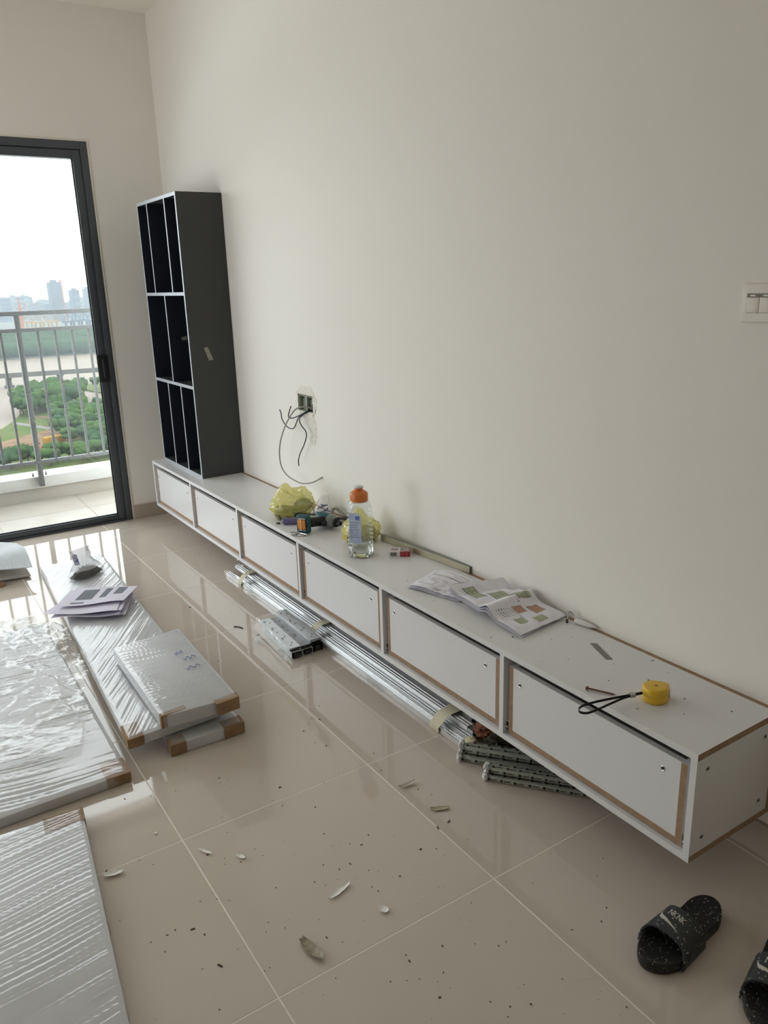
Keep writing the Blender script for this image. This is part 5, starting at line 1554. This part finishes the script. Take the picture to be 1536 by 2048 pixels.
# ================================================================ slippers
SPK = bpy.data.materials.new('black_speckled_rubber')
SPK.use_nodes = True
nt = SPK.node_tree
pb_ = nt.nodes['Principled BSDF']
tc = nt.nodes.new('ShaderNodeTexCoord')
vo = nt.nodes.new('ShaderNodeTexVoronoi')
vo.inputs['Scale'].default_value = 230
vo.inputs['Randomness'].default_value = 1.0
nt.links.new(tc.outputs['Object'], vo.inputs['Vector'])
lt = nt.nodes.new('ShaderNodeMath'); lt.operation = 'LESS_THAN'; lt.inputs[1].default_value = 0.26
nt.links.new(vo.outputs['Distance'], lt.inputs[0])
sep = nt.nodes.new('ShaderNodeSeparateColor')
nt.links.new(vo.outputs['Color'], sep.inputs[0])
gt = nt.nodes.new('ShaderNodeMath'); gt.operation = 'GREATER_THAN'; gt.inputs[1].default_value = 0.76
nt.links.new(sep.outputs[0], gt.inputs[0])
mu = nt.nodes.new('ShaderNodeMath'); mu.operation = 'MULTIPLY'
nt.links.new(lt.outputs[0], mu.inputs[0]); nt.links.new(gt.outputs[0], mu.inputs[1])
mix = nt.nodes.new('ShaderNodeMix'); mix.data_type = 'RGBA'
mix.inputs['A'].default_value = srgb(17, 18, 18)
mix.inputs['B'].default_value = srgb(206, 204, 198)
nt.links.new(mu.outputs[0], mix.inputs['Factor'])
nt.links.new(mix.outputs['Result'], pb_.inputs['Base Color'])
pb_.inputs['Roughness'].default_value = 0.5
SPKS = SPK.copy(); SPKS.name = 'charcoal_speckled_strap'
for n in SPKS.node_tree.nodes:
    if n.type == 'MIX': n.inputs['A'].default_value = srgb(44, 47, 47)
LOGO = P('pale_strap_print', srgb(186, 184, 174), 0.6)
def slipper(loc, rz, label, flip):
    t = thing('slide_slipper', label, 'slipper', loc, rz, None)
    def half(y):   # half widths left and right along the sole, heel +0.135 to toe -0.135
        f = (y + 0.135) / 0.27
        w = 0.0535 * math.sqrt(max(0, 1 - ((0.34 - f) / 0.34) ** 2)) if f < 0.22 else 0.0
        if f >= 0.22: w = 0.0505 - 0.0110 * (1 - math.cos(min(1, (f - 0.22) / 0.42) * math.pi)) / 2 if f < 0.8 else 0.0395 * math.sqrt(max(0, 1 - ((f - 0.8) / 0.2) ** 2))
        return w
    pts = []
    N = 40
    ys = [-0.135 + 0.27 * (0.5 - 0.5 * math.cos(math.pi * k / N)) for k in range(N + 1)]
    for y in ys: pts.append((half(y) + 0.003 * flip * math.sin((y + .135) / .27 * 3.1), y))
    for y in reversed(ys[1:-1]): pts.append((-half(y) + 0.003 * flip * math.sin((y + .135) / .27 * 3.1), y))
    rs = []
    for (z, s, rise) in ((0.0, 0.95, 0), (0.004, 0.985, 0), (0.012, 1.0, 0), (0.022, 1.0, 0.4), (0.029, 0.985, 1), (0.030, 0.95, 1), (0.026, 0.88, 1), (0.0225, 0.70, 1), (0.0215, 0.4, 1), (0.0215, 0.08, 1)):
        rs.append([(x * s, y * (s if s > 0.9 else s + 0.0), z + rise * (0.010 * max(0, y / 0.135) ** 2 + 0.004 * max(0, -y / 0.135 - 0.6))) for x, y in pts])
    MB().rings(rs).build('sole', SPK, t, smooth=True, angle=50, local=True)
    arc = []
    for i in range(241):
        th = math.pi * (1 - i / 240)
        arc.append((math.copysign(abs(math.cos(th)) ** 0.75, math.cos(th)), max(0, math.sin(th)) ** 0.62))
    acc = [0.0]
    for i in range(240):
        acc.append(acc[-1] + math.hypot(arc[i + 1][0] - arc[i][0], arc[i + 1][1] - arc[i][1]))
    def S(u, v, off=0.0):
        yv = -0.078 + 0.098 * v
        tgt = u * acc[-1]
        i = 0
        while i < 239 and acc[i + 1] < tgt: i += 1
        f = (tgt - acc[i]) / max(1e-9, acc[i + 1] - acc[i])
        cx = arc[i][0] + (arc[i + 1][0] - arc[i][0]) * f
        sx = arc[i][1] + (arc[i + 1][1] - arc[i][1]) * f
        w = 0.0555 - 0.006 * v
        hgt = 0.050 + 0.012 * v
        y = yv + 0.016 * sx * (1 - v) - 0.006 * sx * v
        n = Vector((cx * 0.9, -0.1, sx)).normalized()
        return Vector((w * cx, y, 0.006 + hgt * sx)) + n * off
    outer = lambda u, v: S(u, v, 0.0025)
    st_ = MB()
    nu, nv = 40, 12
    st_.grid(outer, nu, nv)
    st_.build('strap', SPKS, t, smooth=True, angle=60, local=True, solid=0.0045)
    # mark and letters printed on the strap
    pm = MB()
    def stroke(pts2, w):
        for (a_, b_) in zip(pts2[:-1], pts2[1:]):
            d = Vector((b_[0] - a_[0], b_[1] - a_[1]))
            n = Vector((-d.y, d.x)).normalized() * w / 2
            qs = [Vector(a_) + n, Vector(b_) + n, Vector(b_) - n, Vector(a_) - n]
            pm.add([S(q.x, q.y, 0.0031) for q in qs], [(0, 1, 2, 3)])
    L = {'N': [[(0, 0), (0, 1), (1, 0), (1, 1)]], 'K': [[(0, 0), (0, 1)], [(1, 1), (0.05, 0.5), (1, 0)]]}
    u0, v0, lw, lh, gp_ = 0.36, 0.62, 0.042, 0.20, 0.060
    for i, chh in enumerate('NKNK'):
        for stx in L[chh]:
            # each stroke is cut short so that it follows the curved strap
            P2 = []
            for (a_, b_) in zip(stx[:-1], stx[1:]):
                for k in range(5): P2.append((a_[0] + (b_[0] - a_[0]) * k / 4, a_[1] + (b_[1] - a_[1]) * k / 4))
            stroke([(u0 + i * gp_ + p[0] * lw, v0 - 0.02 * i + p[1] * lh) for p in P2], 0.011)
    # tick shaped mark
    n = 22
    up_, lo_ = [], []
    for k in range(n + 1):
        f = k / n
        u = 0.27 + 0.34 * f
        cv = 0.52 - 0.30 * f
        wd = 0.15 * (1 - f) ** 0.9 * min(1, 0.35 + f * 5)
        hook = 0.16 * max(0, 1 - f / 0.12) ** 1.5
        up_.append((u, cv + wd * 0.35 + hook))
        lo_.append((u, cv - wd * 0.65 + hook * 0.75))
    for k in range(n):
        pm.add([S(*up_[k], 0.0031), S(*up_[k + 1], 0.0031), S(*lo_[k + 1], 0.0031), S(*lo_[k], 0.0031)], [(0, 1, 2, 3)])
    pm.build('strap_print', LOGO, t, local=True)
    return t
slipper((4.212, -0.408, 0), 0.06, 'black speckled slide slipper lying clear of the cabinet with pale strap lettering', 1)
slipper((4.407, -0.348, 0), 0.34, 'black speckled slide slipper cut off at the corner of the view', -1)

# ================================================================ scraps and dirt on the floor
SCW = P('white_scrap', srgb(240, 239, 234), 0.6)
SCG = P('grey_tape_scrap', srgb(172, 166, 146), 0.6, var=(90, srgb(120, 114, 98), 0.8))
def scrap(x, y, ln, w, ang, curl, label, mat, seed):
    def fn(u, v):
        a = u - 0.5
        wd = w * (0.35 + 0.65 * math.sin(math.pi * min(1, max(0, 0.08 + 0.84 * u)))) * (1 + 0.3 * nz(u * 5, v * 3, seed))
        lx, ly = a * ln + 0.1 * w * nz(u * 3, v, seed + 2), (v - 0.5) * wd
        z = 0.0012 + curl * (abs(a) * 2) ** 2 * (0.6 + 0.4 * nz(u * 3, v * 3, seed)) + curl * 0.5 * (v - .5) ** 2 * 4 + 0.001 * (1 + nz(u * 12, v * 12, seed))
        return (x + lx * math.cos(ang) - ly * math.sin(ang), y + lx * math.sin(ang) + ly * math.cos(ang), max(z, 0.0006))
    o = MB().grid(fn, 18, 8).build('paper_scrap', mat, smooth=True, angle=60, solid=0.0005)
    return tag(o, label, 'scrap')
scrap(3.2492, -1.4192, 0.052, 0.020, 1.34, 0.007, 'curled white scrap beside the wrapped panel edge', SCW, 1)
scrap(3.1543, -1.2805, 0.014, 0.008, 0.4, 0.003, 'tiny white scrap near the corner of a tile past the wrapped panels', SCW, 2)
scrap(3.3074, -1.1930, 0.043, 0.009, 0.54, 0.003, 'thin white sliver just past the tile joint crossing', SCW, 3)
scrap(3.3808, -1.1224, 0.027, 0.014, 0.45, 0.003, 'small folded white scrap between the thin sliver and the long torn one', SCW, 4)
scrap(3.6381, -0.9680, 0.068, 0.018, 1.85, 0.004, 'long torn white strip in the middle of the floor', SCW, 5)
scrap(3.7523, -0.9116, 0.026, 0.020, 0.13, 0.004, 'small pointed white scrap beyond the long torn strip', SCW, 6)
scrap(3.7585, -1.1111, 0.080, 0.026, 0.17, 0.009, 'curled grey piece of dirty tape near the bottom of the floor', SCG, 7)
scrap(3.3881, -0.5874, 0.058, 0.015, 1.53, 0.008, 'bent pale tape scrap on the floor below the fifth drawer', P('pale_tape_scrap', srgb(206, 202, 192), 0.5), 8)
scrap(3.5316, -0.5745, 0.055, 0.018, 1.11, 0.004, 'crumpled beige tape scrap on the floor below the last drawer', P('beige_tape_scrap', srgb(176, 166, 140), 0.7), 9)
tag(MB().tube(smoothpath([(2.005, -0.560, 0.003), (2.02, -0.545, 0.0035), (2.045, -0.535, 0.003)], 4), 0.0028, 6).build('dropped_screw', DARKST), 'dark dropped screw on the floor beyond the drawer slides', 'screw')
# dirt specks: nobody could count them
dirt = MB()
rd = random.Random(12)
dens = [((3.72, -1.0), 0.35, 60), ((3.2, -0.95), 0.5, 70), ((3.9, -0.65), 0.4, 60), ((2.9, -0.75), 0.35, 50), ((2.4, -0.62), 0.4, 40), ((1.6, -0.6), 0.6, 50), ((4.1, -0.9), 0.35, 50), ((3.5, -1.3), 0.3, 45), ((0.7, -0.6), 0.4, 16)]
for (c, s, n) in dens:
    for k in range(int(n * 0.8)):
        x, y = rd.gauss(c[0], s), rd.gauss(c[1], s * 0.6)
        if not (0.1 < x < 4.9 and -1.7 < y < -0.05): continue
        if (y < -0.80 and x < 2.9): continue
        if 4.10 < x < 4.6 and y > -0.60: continue
        if y > -0.50 and 1.3 < x < 3.8: continue
        r = 0.0006 + 0.0012 * rd.random() ** 3.5
        l = r * rd.choice((1, 1, 1.2, 2.2, 3.5)) if r < 0.0022 else r
        a = rd.uniform(0, 6.28)
        dirt.obox((x, y, r * 0.5 + 0.0001), (l * math.cos(a), l * math.sin(a), 0), (-r * math.sin(a), r * math.cos(a), 0), (0, 0, r * 0.5))
tag(dirt.build('dirt_specks', P('dark_dirt', srgb(66, 56, 46), 0.9)), 'dark dirt specks and crumbs scattered over the tiles', 'dirt', kind='stuff')
